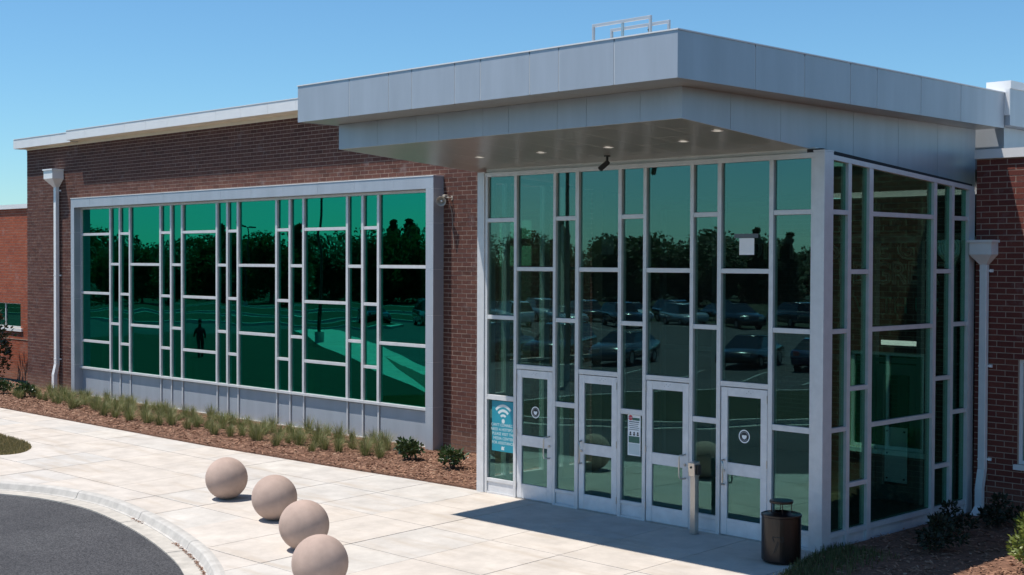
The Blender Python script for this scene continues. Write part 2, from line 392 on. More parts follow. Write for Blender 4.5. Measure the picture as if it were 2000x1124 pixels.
def inside(p, P):
    c = False
    for k in range(len(P)):
        a, b = P[k-1], P[k]
        if (a[1] > p[1]) != (b[1] > p[1]) and p[0] < (b[0]-a[0])*(p[1]-a[1])/(b[1]-a[1])+a[0]: c = not c
    return c

# ------------------------------------------------------------------ ground, road, paving
g = MB(); g.quad((-900, -900, -.37), (900, -900, -.37), (900, 900, -.37), (-900, 900, -.37))
tag(g.build('ground', 'lawn'), kind='structure')
road = MB()
ys = [-64, -6.5, -2.0]
for a, b in zip(ys, ys[1:]):
    road.quad((-112, a, gz(0, a)-.15), (24, a, gz(0, a)-.15), (24, b, gz(0, b)-.15), (-112, b, gz(0, b)-.15))
tag(road.build('road', 'asphalt'), kind='structure')

KERB = catmull([(-62, -31.5), (-48, -23.3), (-34, -15.3), (-22, -8.8), (-18.2, -6.75), (-15.7, -5.55), (-14.4, -5.08), (-13.2, -4.9), (-12.0, -4.9), (-10.4, -5.13), (-9.0, -5.44), (-7.53, -5.87), (-6.57, -6.24), (-5.63, -6.71), (-4.75, -7.35), (-3.9, -8.3), (-3.3, -9.6), (-3.0, -11.4), (-3.0, -14), (-3.2, -20), (-3.2, -40)], 8)
# outline of all the paving (counter-clockwise seen from above)
LAWN_EDGE = catmull([(-62, -28.4), (-48, -20.3), (-34, -12.4), (-25, -7.6), (-21, -5.35), (-19.2, -4.3), (-18.85, -3.75), (-19.35, -3.2), (-20.3, -2.87), (-22, -2.72), (-26, -2.66), (-62, -2.66)], 6)
TOP = [(-62, -.3), (-27.5, -.305), (-16.46, -.32), (-11.61, -.136), (-9.45, -.01), (-7.55, .06), (-7.5, .13), (-.05, .13), (.02, -.06), (.09, -.45), (.163, -.847), (.312, -1.452), (.62, -2.4), (1.1, -3.5), (2.0, -4.9), (3.4, -6.4), (3.6, -40)]
PAVE = list(TOP) + [p for p in reversed(KERB)] + list(LAWN_EDGE)
if area(PAVE) < 0: PAVE.reverse()
pav = empty('pavement'); tag(pav, kind='structure')
sub = MB()
sub_poly = PAVE
sub.prism(sub_poly, lambda x, y: gz(x, y)-.30, lambda x, y: gz(x, y)-.018)
sub.build('joint_bed', 'joint_soil', pav)
xl = [-2.86 + 1.495*k for k in range(-40, 5)]
yl = [.2, -1.33, -2.65, -4.27, -5.95] + [-7.5-1.6*k for k in range(22)]
for i in range(len(xl)-1):
    for j in range(len(yl)-1):
        P = clip_rect(PAVE, xl[i]+.007, xl[i+1]-.007, yl[j+1]+.007, yl[j]-.007)
        if len(P) < 3 or abs(area(P)) < .02: continue
        if area(P) < 0: P.reverse()
        # cut at the bend lines of the fall so that each slab stays flat
        jit = random.uniform(-.002, .002)
        s = MB(); s.prism(P, lambda x, y: gz(x, y)-.09, lambda x, y: gz(x, y)+jit)
        s.build('slab', 'slab_concrete', pav)

# kerb in cast lengths, with its gutter pan
kb = empty('kerb'); tag(kb, kind='structure')
def norm_at(P, k):
    a = P[max(k-1, 0)]; b = P[min(k+1, len(P)-1)]; d = Vector((b[0]-a[0], b[1]-a[1])).normalized()
    return Vector((d.y, -d.x))          # to the right of travel (left to right) = road side
acc = 0.; start = 0
PROF = [(-.004, -.3), (-.004, .002), (.06, .010), (.12, .004), (.15, -.015), (.172, -.06), (.20, -.118), (.235, -.128), (.235, -.3)]
PAN = [(.239, -.3), (.239, -.131), (.52, -.143), (.52, -.3)]
def sweep(k0, k1, prof, name, mat, gap):
    m = MB(); rows = []
    for k in range(k0, k1+1):
        n_ = norm_at(KERB, k); p = Vector(KERB[k])
        if k in (k0, k1):
            q = Vector(KERB[min(k0+1, k1)] if k == k0 else KERB[k1-1]); p = p + (q-p).normalized()*gap
        rows.append([(p.x+n_.x*o, p.y+n_.y*o, gz(p.x, p.y)+z) for o, z in prof])
    i = len(m.v); L = len(prof)
    for r_ in rows: m.v += r_
    for a in range(len(rows)-1):
        for b in range(L-1): m.f.append((i+a*L+b, i+(a+1)*L+b, i+(a+1)*L+b+1, i+a*L+b+1))
    m.f.append(tuple(i+b for b in range(L))); m.f.append(tuple(i+(len(rows)-1)*L+L-1-b for b in range(L)))
    return m.build(name, mat, kb, smooth=False)
for k in range(1, len(KERB)):
    acc += (Vector(KERB[k])-Vector(KERB[k-1])).length
    if acc > 2.7 or k == len(KERB)-1:
        sweep(start, k, PROF, 'kerb_stone', 'kerb_concrete', .008)
        sweep(start, k, PAN, 'gutter_pan', 'kerb_pan', .01)
        start = k; acc = 0.
# leaves and grit that collect in the gutter
lit = MB()
for _ in range(420):
    k = random.choice([q for q in range(len(KERB)) if -8.6 < KERB[q][0] < -4.6] + [q for q in range(len(KERB)) if -11 < KERB[q][0] < -8.6][:3])
    t = random.random(); k2 = min(k+1, len(KERB)-1)
    p = Vector(KERB[k]).lerp(Vector(KERB[k2]), t); n_ = norm_at(KERB, k); o = random.gauss(.245, .018)
    x, y = p.x+n_.x*o, p.y+n_.y*o; z = gz(x, y)-.122+random.random()*.01; a = random.random()*6.3; r = random.uniform(.01, .03)
    dx, dy = math.cos(a)*r, math.sin(a)*r
    lit.quad((x-dx, y-dy, z), (x+dy*.5, y-dx*.5, z+.006), (x+dx, y+dy, z+.004), (x-dy*.5, y+dx*.5, z+.008))
tag(lit.build('gutter_litter', 'mulch_chip'), 'dry brown leaf litter lying in the gutter of the curved kerb', 'leaf litter', kind='stuff')

# lawn between the two footpaths, and the far side of the drive
lw = [(-62, -28.4)] + [p for p in LAWN_EDGE[1:-1]] + [(-62, -2.66)]
m = MB(); lwc = lw if area(lw) > 0 else lw[::-1]
m.prism(lwc, lambda x, y: gz(x, y)-.35, lambda x, y: gz(x, y)-.01)
tag(m.build('lawn', 'dry_lawn'), kind='structure')
def blades(name, mat, pts, h, seed, label, lean=.5):
    rnd = random.Random(seed); m = MB()
    for x, y, z in pts:
        a = rnd.random()*6.283; hh = h*rnd.uniform(.5, 1.15); w_ = rnd.uniform(.004, .009); l_ = hh*lean*rnd.random()
        dx, dy = math.cos(a), math.sin(a)
        m.quad((x-dy*w_, y+dx*w_, z), (x+dy*w_, y-dx*w_, z), (x+dx*l_+dy*w_*.3, y+dy*l_-dx*w_*.3, z+hh), (x+dx*l_-dy*w_*.3, y+dy*l_+dx*w_*.3, z+hh))
    return tag(m.build(name, mat), label, 'grass', kind='stuff')
rnd = random.Random(3); pts = []
while len(pts) < 26000:
    x, y = rnd.uniform(-23.2, -18.7), rnd.uniform(-6.6, -2.6)
    if inside((x, y), lwc): pts.append((x, y, gz(x, y)-.012))
blades('lawn_grass', 'lawn_blade', pts, .07, 5, 'dry yellowing lawn at the tip between the two footpaths')
# island of lawn in the drive
isl = [(-15.2+4.6*math.cos(a)-1.2*math.sin(a), -17.2+6.6*math.sin(a)-.6*math.cos(a)) for a in [k*2*math.pi/40 for k in range(40)]]
ie = empty('drive_island'); tag(ie, kind='structure')
m = MB(); m.prism(isl, -.36, -.205); m.build('turf', 'lawn', ie)
m = MB()
for k in range(40):
    a, b = isl[k], isl[(k+1) % 40]; c = Vector((-15.2, -17.2))
    def off(p, s): v = (Vector(p)-c).normalized(); return (p[0]+v.x*s, p[1]+v.y*s)
    a2, b2 = off(a, .18), off(b, .18); a3, b3 = off(a, .5), off(b, .5)
    m.prism([a, a2, b2, b], -.36, -.19); m.prism([a2, a3, b3, b2], -.36, -.335)
m.build('island_kerb', 'kerb_concrete', ie)
for P in ([(-112, -20), (-66, -33.6), (-62.5, -36.5), (-66, -40.5), (-112, -30)], [(-112, -34), (-74, -43.5), (-70, -47), (-75, -52), (-112, -46)], [(-112, -49), (-84, -56), (-84, -64), (-112, -64)]):
    if area(P) < 0: P = P[::-1]
    fl = empty('far_lawn'); tag(fl, kind='structure')
    m = MB(); m.prism(P, -.36, -.22); m.build('turf', 'lawn', fl)
    m = MB()
    for k in range(len(P)):
        a, b = Vector(P[k]), Vector(P[(k+1) % len(P)]); d = (b-a).normalized(); n_ = Vector((d.y, -d.x))*.32
        m.prism([tuple(a), tuple(a+n_), tuple(b+n_), tuple(b)], -.36, -.20)
    m.build('lawn_kerb', 'kerb_concrete', fl)
# bay lines in the car park
bl = empty('bay_markings'); tag(bl, kind='structure')
def stripe(x, y, ang, L, wd=.12):
    m = MB(); c, s = math.cos(ang), math.sin(ang)
    q = [(x+c*u-s*v, y+s*u+c*v, -.338) for u, v in ((0, -wd/2), (L, -wd/2), (L, wd/2), (0, wd/2))]
    m.quad(*q); m.build('bay_line', 'line_paint', bl)
for k in range(11): stripe(-33+2.75*k*.94, -20.5-2.75*k*.33, R(250), 5)
for k in range(9): stripe(-53+1.3*k, -44-2.45*k, R(208), 5)

# ------------------------------------------------------------------ planting beds
def bed(name, poly, label, n, seed, z0=.0):
    e = empty(name); tag(e, kind='structure')
    if area(poly) < 0: poly = poly[::-1]
    m = MB(); m.prism(poly, -.35, lambda x, y: gz(x, y)+z0); m.build('soil', 'mulch_base', e)
    xs = [p[0] for p in poly]; ys_ = [p[1] for p in poly]; rnd = random.Random(seed); m = MB(); k = 0
    while k < n:
        x, y = rnd.uniform(min(xs), max(xs)), rnd.uniform(min(ys_), max(ys_))
        if not inside((x, y), poly): continue
        k += 1
        z = gz(x, y)+z0+rnd.uniform(.0, .018); L = rnd.uniform(.018, .05); w_ = rnd.uniform(.005, .014); a = rnd.random()*6.283; t = rnd.gauss(0, .35)
        dx, dy = math.cos(a), math.sin(a); tz = L*math.sin(t); r_ = w_*rnd.uniform(-.6, .6)
        m.quad((x-dx*L-dy*w_, y-dy*L+dx*w_, z-tz*.4-r_), (x-dx*L+dy*w_, y-dy*L-dx*w_, z-tz*.4+r_), (x+dx*L+dy*w_, y+dy*L-dx*w_, z+abs(tz)+r_), (x+dx*L-dy*w_, y+dy*L+dx*w_, z+abs(tz)-r_))
    tag(m.build(name.replace('bed', 'mulch'), 'mulch_chip'), label, 'mulch', kind='stuff')
LEFT_BED = [(-33.2, 3.3), (-48, 4.7), (-48, -.295), (-27.5, -.298), (-16.46, -.313), (-11.61, -.128), (-9.45, -.003), (-7.55, .066), (-7.52, 3.3)]
bed('planting_bed', LEFT_BED, 'brown wood chip mulch along the foot of the long brick wall', 46000, 11, .035)
RIGHT_BED = [(.02, 5.2), (.03, -.06), (.1, -.45), (.172, -.847), (.322, -1.452), (.63, -2.4), (1.11, -3.5), (2.01, -4.9), (3.41, -6.4), (15, -6.4), (15, 5.2)]
bed('corner_bed', RIGHT_BED, 'brown pine mulch in the shaded corner beside the entrance', 26000, 12, .03)
rnd = random.Random(9); pts = []
while len(pts) < 5200:
    x, y = rnd.uniform(0, 2.2), rnd.uniform(-4.5, .5)
    e_ = abs(y+.2)*.42 if y < 0 else 0
    if inside((x, y), RIGHT_BED) and rnd.random() < max(0, 1-(x-.25-max(0, -y-.8)*.5)*1.15) and y < .9: pts.append((x, y, gz(x, y)+.03))
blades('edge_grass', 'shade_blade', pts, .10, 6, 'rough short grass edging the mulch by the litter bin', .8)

def leaf_mesh(name, mat, n, seed, rx, ry, rz, size, base=.0, shell=.55, lobes=None):
    """a shrub of separate pointed leaves spread through its volume, on a few stems"""
    rnd = random.Random(seed); m = MB()
    lobes = lobes or [(0, 0, 0, 1.)]
    for _ in range(n):
        lx, ly, lz, ls = rnd.choice(lobes)
        while True:
            p = Vector((rnd.uniform(-1, 1), rnd.uniform(-1, 1), rnd.uniform(-1, 1)))
            if shell**2 < p.length_squared*rnd.uniform(.8, 1.9) and p.length_squared < 1: break
        q = Vector((lx+p.x*rx*ls, ly+p.y*ry*ls, max(.02, base+rz+lz+p.z*rz*ls)))
        d = (Vector((p.x, p.y, p.z*.6+.35)) + Vector((rnd.gauss(0, .45), rnd.gauss(0, .45), rnd.gauss(0, .45)))).normalized()
        s_ = d.orthogonal().normalized(); s_.rotate(Matrix.Rotation(rnd.random()*6.28, 3, d)); u = d.cross(s_)
        L = size*rnd.uniform(.7, 1.3); w_ = L*.27
        m.poly([q, q+d*L*.45+s_*w_+u*L*.04, q+d*L, q+d*L*.45-s_*w_+u*L*.04])
    return m.mesh(name, mat)
def shrub(name, loc, mesh, label, cat='shrub', group=None, h=.3):
    e = empty(name, loc, label, cat, group); link('foliage', mesh, e)
    m = MB(); rnd = random.Random(int(abs(loc[0])*100))
    for _ in range(5):
        a = rnd.random()*6.28; m.tube([(0, 0, -.02), (math.cos(a)*h*.35, math.sin(a)*h*.35, h*.75)], [.012, .004], 5)
    m.build('stems', 'bark', e); return e
lob = [(0, 0, 0, .8), (.12, .05, .04, .6), (-.1, .08, .0, .6), (.03, -.12, .02, .55), (-.06, -.05, .12, .5)]
lm1 = leaf_mesh('low_shrub_leaves', 'shrub_leaf', 420, 1, .34, .30, .21, .10, .02, lobes=lob)
lm2 = leaf_mesh('low_shrub_leaves_b', 'shrub_leaf', 380, 2, .33, .31, .20, .105, .02, lobes=lob)
shrub('low_shrub', (-11.2, 1.45, .03), lm1, 'dark green low shrub at the end of the grasses by the window frame')
shrub('low_shrub', (-9.68, 1.3, .03), lm2, 'dark green low shrub alone in mulch beside the entrance post')
shrub('low_shrub', (-31.0, 1.35, .03), lm2, 'dark small shrub at the far left edge below the tall bush')
shrub('low_shrub', (-29.55, 1.4, .03), lm1, 'small green shrub in mulch left of the white downspout foot')
lob2 = [(0, 0, 0, .75), (.25, .1, .05, .6), (-.22, .12, -.02, .6), (.05, -.25, .0, .6), (0, .05, .22, .5)]
lmR = leaf_mesh('rounded_shrub_leaves', 'lit_shrub_leaf', 1500, 3, .46, .44, .36, .075, .02, .7, lob2)
lmR2 = leaf_mesh('rounded_shrub_leaves_b', 'lit_shrub_leaf', 1500, 4, .52, .48, .36, .075, .02, .7, lob2)
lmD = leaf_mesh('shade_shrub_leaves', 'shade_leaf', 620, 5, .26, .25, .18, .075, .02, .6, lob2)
shrub('rounded_shrub', (2.38, 2.3, .02), lmR, 'sunlit yellow green rounded shrub at the right edge', h=.6)
shrub('rounded_shrub', (3.0, .8, .02), lmR2, 'sunlit rounded shrub cut off by the bottom right corner', h=.6)
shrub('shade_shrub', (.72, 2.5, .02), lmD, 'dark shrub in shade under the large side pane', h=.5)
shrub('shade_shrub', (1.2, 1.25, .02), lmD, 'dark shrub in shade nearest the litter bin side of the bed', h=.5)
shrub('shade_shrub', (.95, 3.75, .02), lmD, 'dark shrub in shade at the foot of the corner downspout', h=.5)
lmM = leaf_mesh('magnolia_leaves', 'magnolia_leaf', 1700, 6, 1.0, 1.0, 1.25, .17, .12, .6, [(0, 0, 0, .9), (.3, 0, -.5, .7), (-.3, .1, -.4, .7), (0, -.2, .4, .6), (.1, 0, .9, .35)])
e = shrub('magnolia_bush', (-36.95, 3.4, 0), lmM, 'tall dark glossy leaved bush against the orange red brick', h=1.5)

# ornamental grasses
def tuft_mesh(seed):
    rnd = random.Random(seed); m = MB()
    for _ in range(230):
        a = rnd.random()*6.283; out = abs(rnd.gauss(0, .62)); H_ = rnd.uniform(.20, .54); w_ = rnd.uniform(.0018, .0042)
        dx, dy = math.cos(a), math.sin(a); r0 = rnd.random()*.10; x, y = dx*r0, dy*r0
        l1 = out*H_*.38; l2 = out*H_*1.0
        p0 = (x, y, 0); p1 = (x+dx*l1, y+dy*l1, H_*(.62-.06*out)); p2 = (x+dx*l2, y+dy*l2, H_*max(.35, 1-.3*out))
        i = len(m.v)
        for p, ww in ((p0, w_), (p1, w_*.9), (p2, w_*.2)): m.v += [(p[0]-dy*ww, p[1]+dx*ww, p[2]), (p[0]+dy*ww, p[1]-dx*ww, p[2])]
        m.f += [(i, i+1, i+3, i+2), (i+2, i+3, i+5, i+4)]
    return m.mesh('tuft_blades', 'tuft_leaf')
TM = [tuft_mesh(40+k) for k in range(5)]
rnd = random.Random(21); nt_ = 0
for row, (yy, sp) in enumerate(((.74, .70), (1.15, .60), (1.6, .58), (2.05, .58), (2.45, .62))):
    x = -30.3 + .23*row
    while x < -11.9 + (.0 if row < 2 else -.3):
        if row == 0 and (x < -26.5 or rnd.random() < .25): x += sp; continue
        o = link('grass_tuft', rnd.choice(TM), None, (x+rnd.gauss(0, .1), yy+rnd.gauss(0, .1)+(.15 if x < -25 else 0), .03))
        s_ = rnd.uniform(.6, 1.18); o.scale = (s_, s_, s_*rnd.uniform(.68, .92)); o.rotation_euler.z = rnd.random()*6.28
        tag(o, 'tuft of ornamental grass planted in rows below the long green window', 'grass tuft', 'ornamental grass tufts under the long window')
        x += sp*rnd.uniform(.8, 1.2)

# ------------------------------------------------------------------ brickwork
def full_brick(name, mat):
    b = MB(); b.box(-(BL-.014)/2, (BL-.014)/2, 0, .05, -(BH-.014)/2, (BH-.014)/2); return b.mesh(name, mat, bevel=.0022)
def brickwall(parent, name, x0, x1, z0, z1, y, mat, holes=(), n_ind=300, thick=.30):
    """running bond with recessed mortar joints; the nearest bricks in view are objects of their own"""
    w_ = MB(); rec = .0035
    # mortar core, cut round the holes
    xsx = sorted({x0, x1, *[h[0] for h in holes], *[h[1] for h in holes]}); zsz = sorted({z0, z1, *[h[2] for h in holes], *[h[3] for h in holes]})
    for a, b in zip(xsx, xsx[1:]):
        for c, d in zip(zsz, zsz[1:]):
            mx_, mz_ = (a+b)/2, (c+d)/2
            if any(h[0] < mx_ < h[1] and h[2] < mz_ < h[3] for h in holes) or not (x0 < mx_ < x1 and z0 < mz_ < z1): continue
            w_.box(a, b, y+rec, y+thick, c, d)
    wall = w_.build(name, 'mortar', parent)
    full = []; part = []
    rows = range(int(math.floor(z0/BH+.001)), int(math.ceil(z1/BH-.001)))
    for r_ in rows:
        zc = (r_+.5)*BH; lo = max(z0, r_*BH)+.007; hi = min(z1, (r_+1)*BH)-.007
        if hi-lo < .01: continue
        off = (r_ % 2)*BL/2
        k0 = int(math.floor((x0-BX0-off)/BL)); k1 = int(math.ceil((x1-BX0-off)/BL))
        for k in range(k0, k1+1):
            a = BX0+off+k*BL+.007; b = a+BL-.014
            segs = [(max(a, x0), min(b, x1))]
            for h in holes:
                if h[2] < zc < h[3]:
                    n2 = []
                    for s_, t in segs:
                        if h[1] <= s_ or h[0] >= t: n2.append((s_, t)); continue
                        if h[0] > s_: n2.append((s_, h[0]-.007))
                        if h[1] < t: n2.append((h[1]+.007, t))
                    segs = n2
            for s_, t in segs:
                if t-s_ < .02: continue
                if abs((t-s_)-(BL-.014)) < 1e-4 and abs((hi-lo)-(BH-.014)) < 1e-4: full.append(((s_+t)/2, (lo+hi)/2))
                else: part.append((s_, t, lo, hi))
    def vis(p):
        u, v, z = proj((p[0], y, p[1])); return 0 < u < 2000 and 0 < v < 1124
    order = sorted(full, key=lambda p: (0 if vis(p) else 1, (Vector((p[0], y, p[1]))-CAM).length))
    fm = full_brick('brick', mat)
    for p in order[:n_ind]:
        link('brick', fm, wall, (p[0], y+random.uniform(-.0012, .0012), p[1]))
    j = MB()
    hl, hh = (BL-.014)/2, (BH-.014)/2
    for px_, pz in order[n_ind:]: part.append((px_-hl, px_+hl, pz-hh, pz+hh))
    for s_, t, lo, hi in part:
        yy = y+random.uniform(-.0015, .0015); i = len(j.v)
        j.v += [(s_, yy, lo), (t, yy, lo), (t, yy, hi), (s_, yy, hi), (s_, yy+.03, lo), (t, yy+.03, lo), (t, yy+.03, hi), (s_, yy+.03, hi)]
        j.f += [(i, i+1, i+2, i+3), (i+1, i+5, i+6, i+2), (i+4, i, i+3, i+7), (i+3, i+2, i+6, i+7), (i+4, i+5, i+1, i)]
    if j.v: tag(j.build('brickwork', mat, wall), kind='stuff')
    return wall

# ---- the long brown building
YB = 3.1
bb = empty('brick_building', (0, 0, 0), 'long dark brown brick building with white roof edge and wide green window', 'building')
WX0, WX1 = -29.31, -11.95
brickwall(bb, 'wall', -33.05, -7.4, -.1, 8.0, YB, 'brown_brick', [(WX0+.03, WX1-.03, -.2, 6.22)])
# left return, roof, room behind the window
m = MB(); m.box(-33.04, -32.75, YB+.31, 14, -.1, 8.0); m.build('side_wall', 'mortar', bb)
bx('roof', 'roof_membrane', bb, -33.0, -7.3, YB+.2, 14, 7.85, 8.02)
bx('room_floor', 'lobby_floor', bb, -32.7, -7.5, YB+.32, 13.8, -.2, -.02)
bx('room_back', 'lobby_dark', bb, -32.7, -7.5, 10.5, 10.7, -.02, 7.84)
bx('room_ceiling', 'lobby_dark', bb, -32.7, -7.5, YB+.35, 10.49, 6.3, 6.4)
for k, xx in enumerate((-28.2, -23.12, -17.28, -12.9)): bx('column', 'tan_column', bb, xx-.1, xx+.1, 3.32, 3.52, -.02, 6.29)
# parapet
for (xa, xb, o_, zt, zb0, xw) in ((-33.45, -29.40, .28, 8.345, 8.045, -33.045), (-29.395, -7.2, .42, 8.375, 8.09, -29.395)):
    n_ = max(1, round((xb-xa)/1.22)); st = (xb-xa)/n_
    pp = bx('parapet', 'seam_metal', bb, xa+.02, xb-.02, YB-o_+.03, YB+.5, zb0+.015, zt-.02)
    for k in range(n_):
        bx('fascia_panel', 'white_metal', pp, xa+k*st+.004, xa+(k+1)*st-.004, YB-o_, YB-o_+.028, zb0, zt)
    bx('eave_soffit', 'cream_metal', pp, xa+.004, xb-.004, YB-o_+.03, YB-.001, zb0-.008, zb0+.013)
    bx('trim_band', 'cream_metal', pp, xw, xb-.004, YB-.02, YB+.2, 7.975, zb0-.0085)
    bx('coping', 'white_metal', pp, xa, xb, YB-o_-.012, YB+.5, zt+.002, zt+.022)
bx('end_panel', 'white_metal', bb, -33.48, -33.452, YB-.28, YB+.6, 8.045, 8.345)

# the projecting window
YF, YG = 2.79, 3.05
win = bx('window_backing', 'dark_gap', bb, WX0+.05, WX1-.05, 3.20, 3.215, -.1, .86)  # dark sheet behind the apron slits, its colour makes their shadow lines
def wpart(name, mat, x0, x1, y0, y1, z0, z1, bevel=0.): return bx(name, mat, win, x0, x1, y0, y1, z0, z1, bevel)
tj = [WX0, -28.07, -26.62, -25.13, -23.64, -22.15, -20.68, -19.22, -17.77, -16.3, -14.83, -13.34, WX1]
for a, b in zip(tj, tj[1:]): wpart('surround_panel', 'panel_metal', a+.004, b-.004, YF, YB+.05, 5.96, 6.235)
wpart('surround_flashing', 'white_metal', WX0-.01, WX1+.01, YF-.012, YB-.002, 6.238, 6.256)
zj = [-.06, 1.01, 2.03, 3.09, 4.13, 5.18, 5.955]
for a, b in zip(zj, zj[1:]):
    wpart('surround_panel', 'panel_metal', WX0, -29.09, YF, YB+.05, a+.004, b-.004)
    wpart('surround_panel', 'panel_metal', -12.21, WX1, YF, YB+.05, a+.004, b-.004)
wpart('surround_core', 'seam_metal', WX0+.005, WX1-.005, YF+.004, YB-.01, 5.966, 6.23)
wpart('surround_core', 'seam_metal', WX0+.005, -29.095, YF+.004, YB-.01, -.06, 5.965)
wpart('surround_core', 'seam_metal', -12.205, WX1-.005, YF+.004, YB-.01, -.06, 5.965)
mc = [-27.197, -26.612, -26.0, -24.226, -23.635, -23.036, -21.225, -20.702, -20.19, -18.387, -17.795, -17.2, -15.394, -14.792, -14.19]
edges = [-29.089] + mc + [-12.211]
MW = .044
wpart('head', 'frame_metal', -29.088, -12.212, YG-.04, YG+.10, 5.895, 5.955)
for c_ in mc: wpart('mullion', 'frame_metal', c_-MW, c_+MW, YG-.045, YG+.10, .95, 5.894, .003)
for x_ in (-29.088, -12.212-.05): wpart('jamb', 'frame_metal', x_, x_+.05, YG-.04, YG+.10, .95, 5.894)
wpart('sill', 'frame_metal', -29.088, -12.212, YG-.075, YG+.10, .885, .95, .003)
LA, LB = [5.11, 3.28, 1.77], [4.185, 2.365]
for k in range(16):
    a = edges[k]+(MW if k else .052); b = edges[k+1]-(MW if k < 15 else .052)
    lev = LA if k % 2 == 0 else LB
    for z_ in lev: wpart('transom', 'frame_metal', a-.001, b+.001, YG-.038, YG+.09, z_-.038, z_+.038, .003)
    zz = [.951] + sorted(lev) + [5.894]
    for j in range(len(zz)-1):
        lo = zz[j]+(.038 if j else 0); hi = zz[j+1]-(.038 if j < len(zz)-2 else 0)
        wpart('pane', 'green_glass', a+.006, b-.006, YG+.012, YG+.022, lo+.005, hi-.005)
        wpart('gasket', 'gasket', a, b, YG+.024, YG+.034, lo, lo+.012)
    # metal panel below the sill
    a = edges[k]+(.03 if k else 0); b = edges[k+1]-(.03 if k < 15 else 0)
    wpart('apron_panel', 'panel_metal', a, b, YG+.015, YG+.05, .02, .86)
for c_ in mc: wpart('apron_mullion', 'frame_metal', c_-.036, c_+.012, YG-.02, YG+.05, .02, .884)
wpart('apron_curb', 'kerb_concrete', -29.08, -12.22, YG-.06, YG+.12, -.2, .06)

# ---- the orange brick wing far left
rw = empty('orange_brick_wing', (0, 0, 0), 'orange red brick wing at the far left with white coping and small window', 'building')
brickwall(rw, 'wall', -52, -33.02, -.1, 6.17, 4.6, 'red_brick', [(-40.6, -36.84, 1.80, 2.74)], n_ind=0)
bx('coping', 'white_metal', rw, -52, -33.06, 4.52, 5.0, 6.172, 6.33)
wn = bx('window', 'dark_gap', rw, -40.6, -36.84, 4.85, 4.86, 1.8, 2.74)
bx('pane', 'wing_glass', wn, -38.2, -36.93, 4.70, 4.71, 1.86, 2.68); bx('pane', 'wing_glass', wn, -40.5, -38.26, 4.70, 4.71, 1.86, 2.68)
for a, b, c, d in ((-40.6, -36.84, 2.68, 2.74), (-40.6, -36.84, 1.80, 1.86), (-36.93, -36.84, 1.86, 2.68), (-38.26, -38.2, 1.86, 2.68)): bx('frame', 'frame_metal', wn, a, b, 4.66, 4.76, c, d)
bx('sill', 'white_metal', wn, -40.7, -36.66, 4.54, 4.66, 1.68, 1.797)
bx('ledge_course', 'mortar', rw, -52, -33.06, 4.585, 4.61, 1.38, 1.40)

# ---- the red brick wing on the right
YR = 4.72
wing = empty('brick_wing', (0, 0, 0), 'dark red brick wing right of the entrance with white coping', 'building')
RWIN = [(.80, 2.3, .93, 2.70), (4.6, 6.1, .93, 2.70), (8.4, 9.9, .93, 2.70)]
brickwall(wing, 'wall', .02, 15, -.1, 6.11, YR, 'dark_red_brick', RWIN)
n_ = 9
for k in range(n_): bx('coping', 'white_metal', wing, .0+k*15/n_+.003, (k+1)*15/n_-.003, YR-.05, YR+.4, 6.112, 6.27)
bx('roof', 'roof_membrane', wing, 0.02, 15, YR+.3, 20, 5.9, 6.05)
for k, (a, b, c, d) in enumerate(RWIN):
    wn = bx('window', 'lobby_dark', wing, a, b, YR+.25, YR+.26, c, d)
    bx('pane', 'wing_glass', wn, a+.06, (a+b)/2-.03, YR+.09, YR+.10, c+.06, d-.06); bx('pane', 'wing_glass', wn, (a+b)/2+.03, b-.06, YR+.09, YR+.10, c+.06, d-.06)
    for q in ((a, b, d-.06, d), (a, b, c, c+.06), (a, a+.06, c+.06, d-.06), (b-.06, b, c+.06, d-.06), ((a+b)/2-.03, (a+b)/2+.03, c+.06, d-.06)): bx('frame', 'white_metal', wn, q[0], q[1], YR+.05, YR+.14, q[2], q[3])
    bx('sill', 'white_metal', wn, a-.05, b+.05, YR-.06, YR+.05, c-.09, c-.003)

# ---- the taller roof block behind the canopy
rb = empty('roof_block', (0, 0, 0), 'grey metal clad upper roof block with white upstand behind the canopy', 'roof block')
bx('cladding', 'panel_metal', rb, -8.2, .08, 5.6, 15, 6.0, 6.72)
for k in range(6): bx('fascia_panel', 'panel_metal', rb, -.1, .30, 5.36+k*1.6+.004, 5.36+(k+1)*1.6-.004, 6.725, 7.36)
bx('upstand', 'white_metal', rb, -.13, .32, 5.34, 15, 7.364, 7.50)
bx('upstand_face', 'white_metal', rb, -.13, .305, 5.33, 5.352, 6.9, 7.363)
bx('roof', 'roof_membrane', rb, -8.2, -.13, 5.6, 15, 6.8, 7.1)

# ------------------------------------------------------------------ entrance canopy
cp = empty('entrance_canopy', (0, 0, 0), 'grey metal panelled canopy with stepped fascia over the glass entrance', 'canopy')
AX0, AX1, AY0, AY1, AZ0, AZ1 = -8.0, .209, -3.746, 5.33, 6.678, 7.285
SX0, SX1, SY0, SY1 = -7.818, -.30, -3.01, 5.3
def sofz(y): return 6.036 - .0721*y
bx('core', 'seam_metal', cp, AX0+.0045, AX1-.0045, AY0+.0045, AY1, AZ0+.0085, AZ1-.03)
fj = [AX0, -6.58, -5.572, -5.012, -4.02, -3.461, -2.447, -1.879, -.865, AX1]
sj = [AY0, -2.061, -.865, .346, 1.099, 2.435, 3.756, AY1]
G_ = .008
for a, b in zip(fj, fj[1:]): bx('fascia_panel', 'panel_metal', cp, a+G_*(a != AX0), b-G_*(b != AX1), AY0, AY0+.0035, AZ0, AZ1)
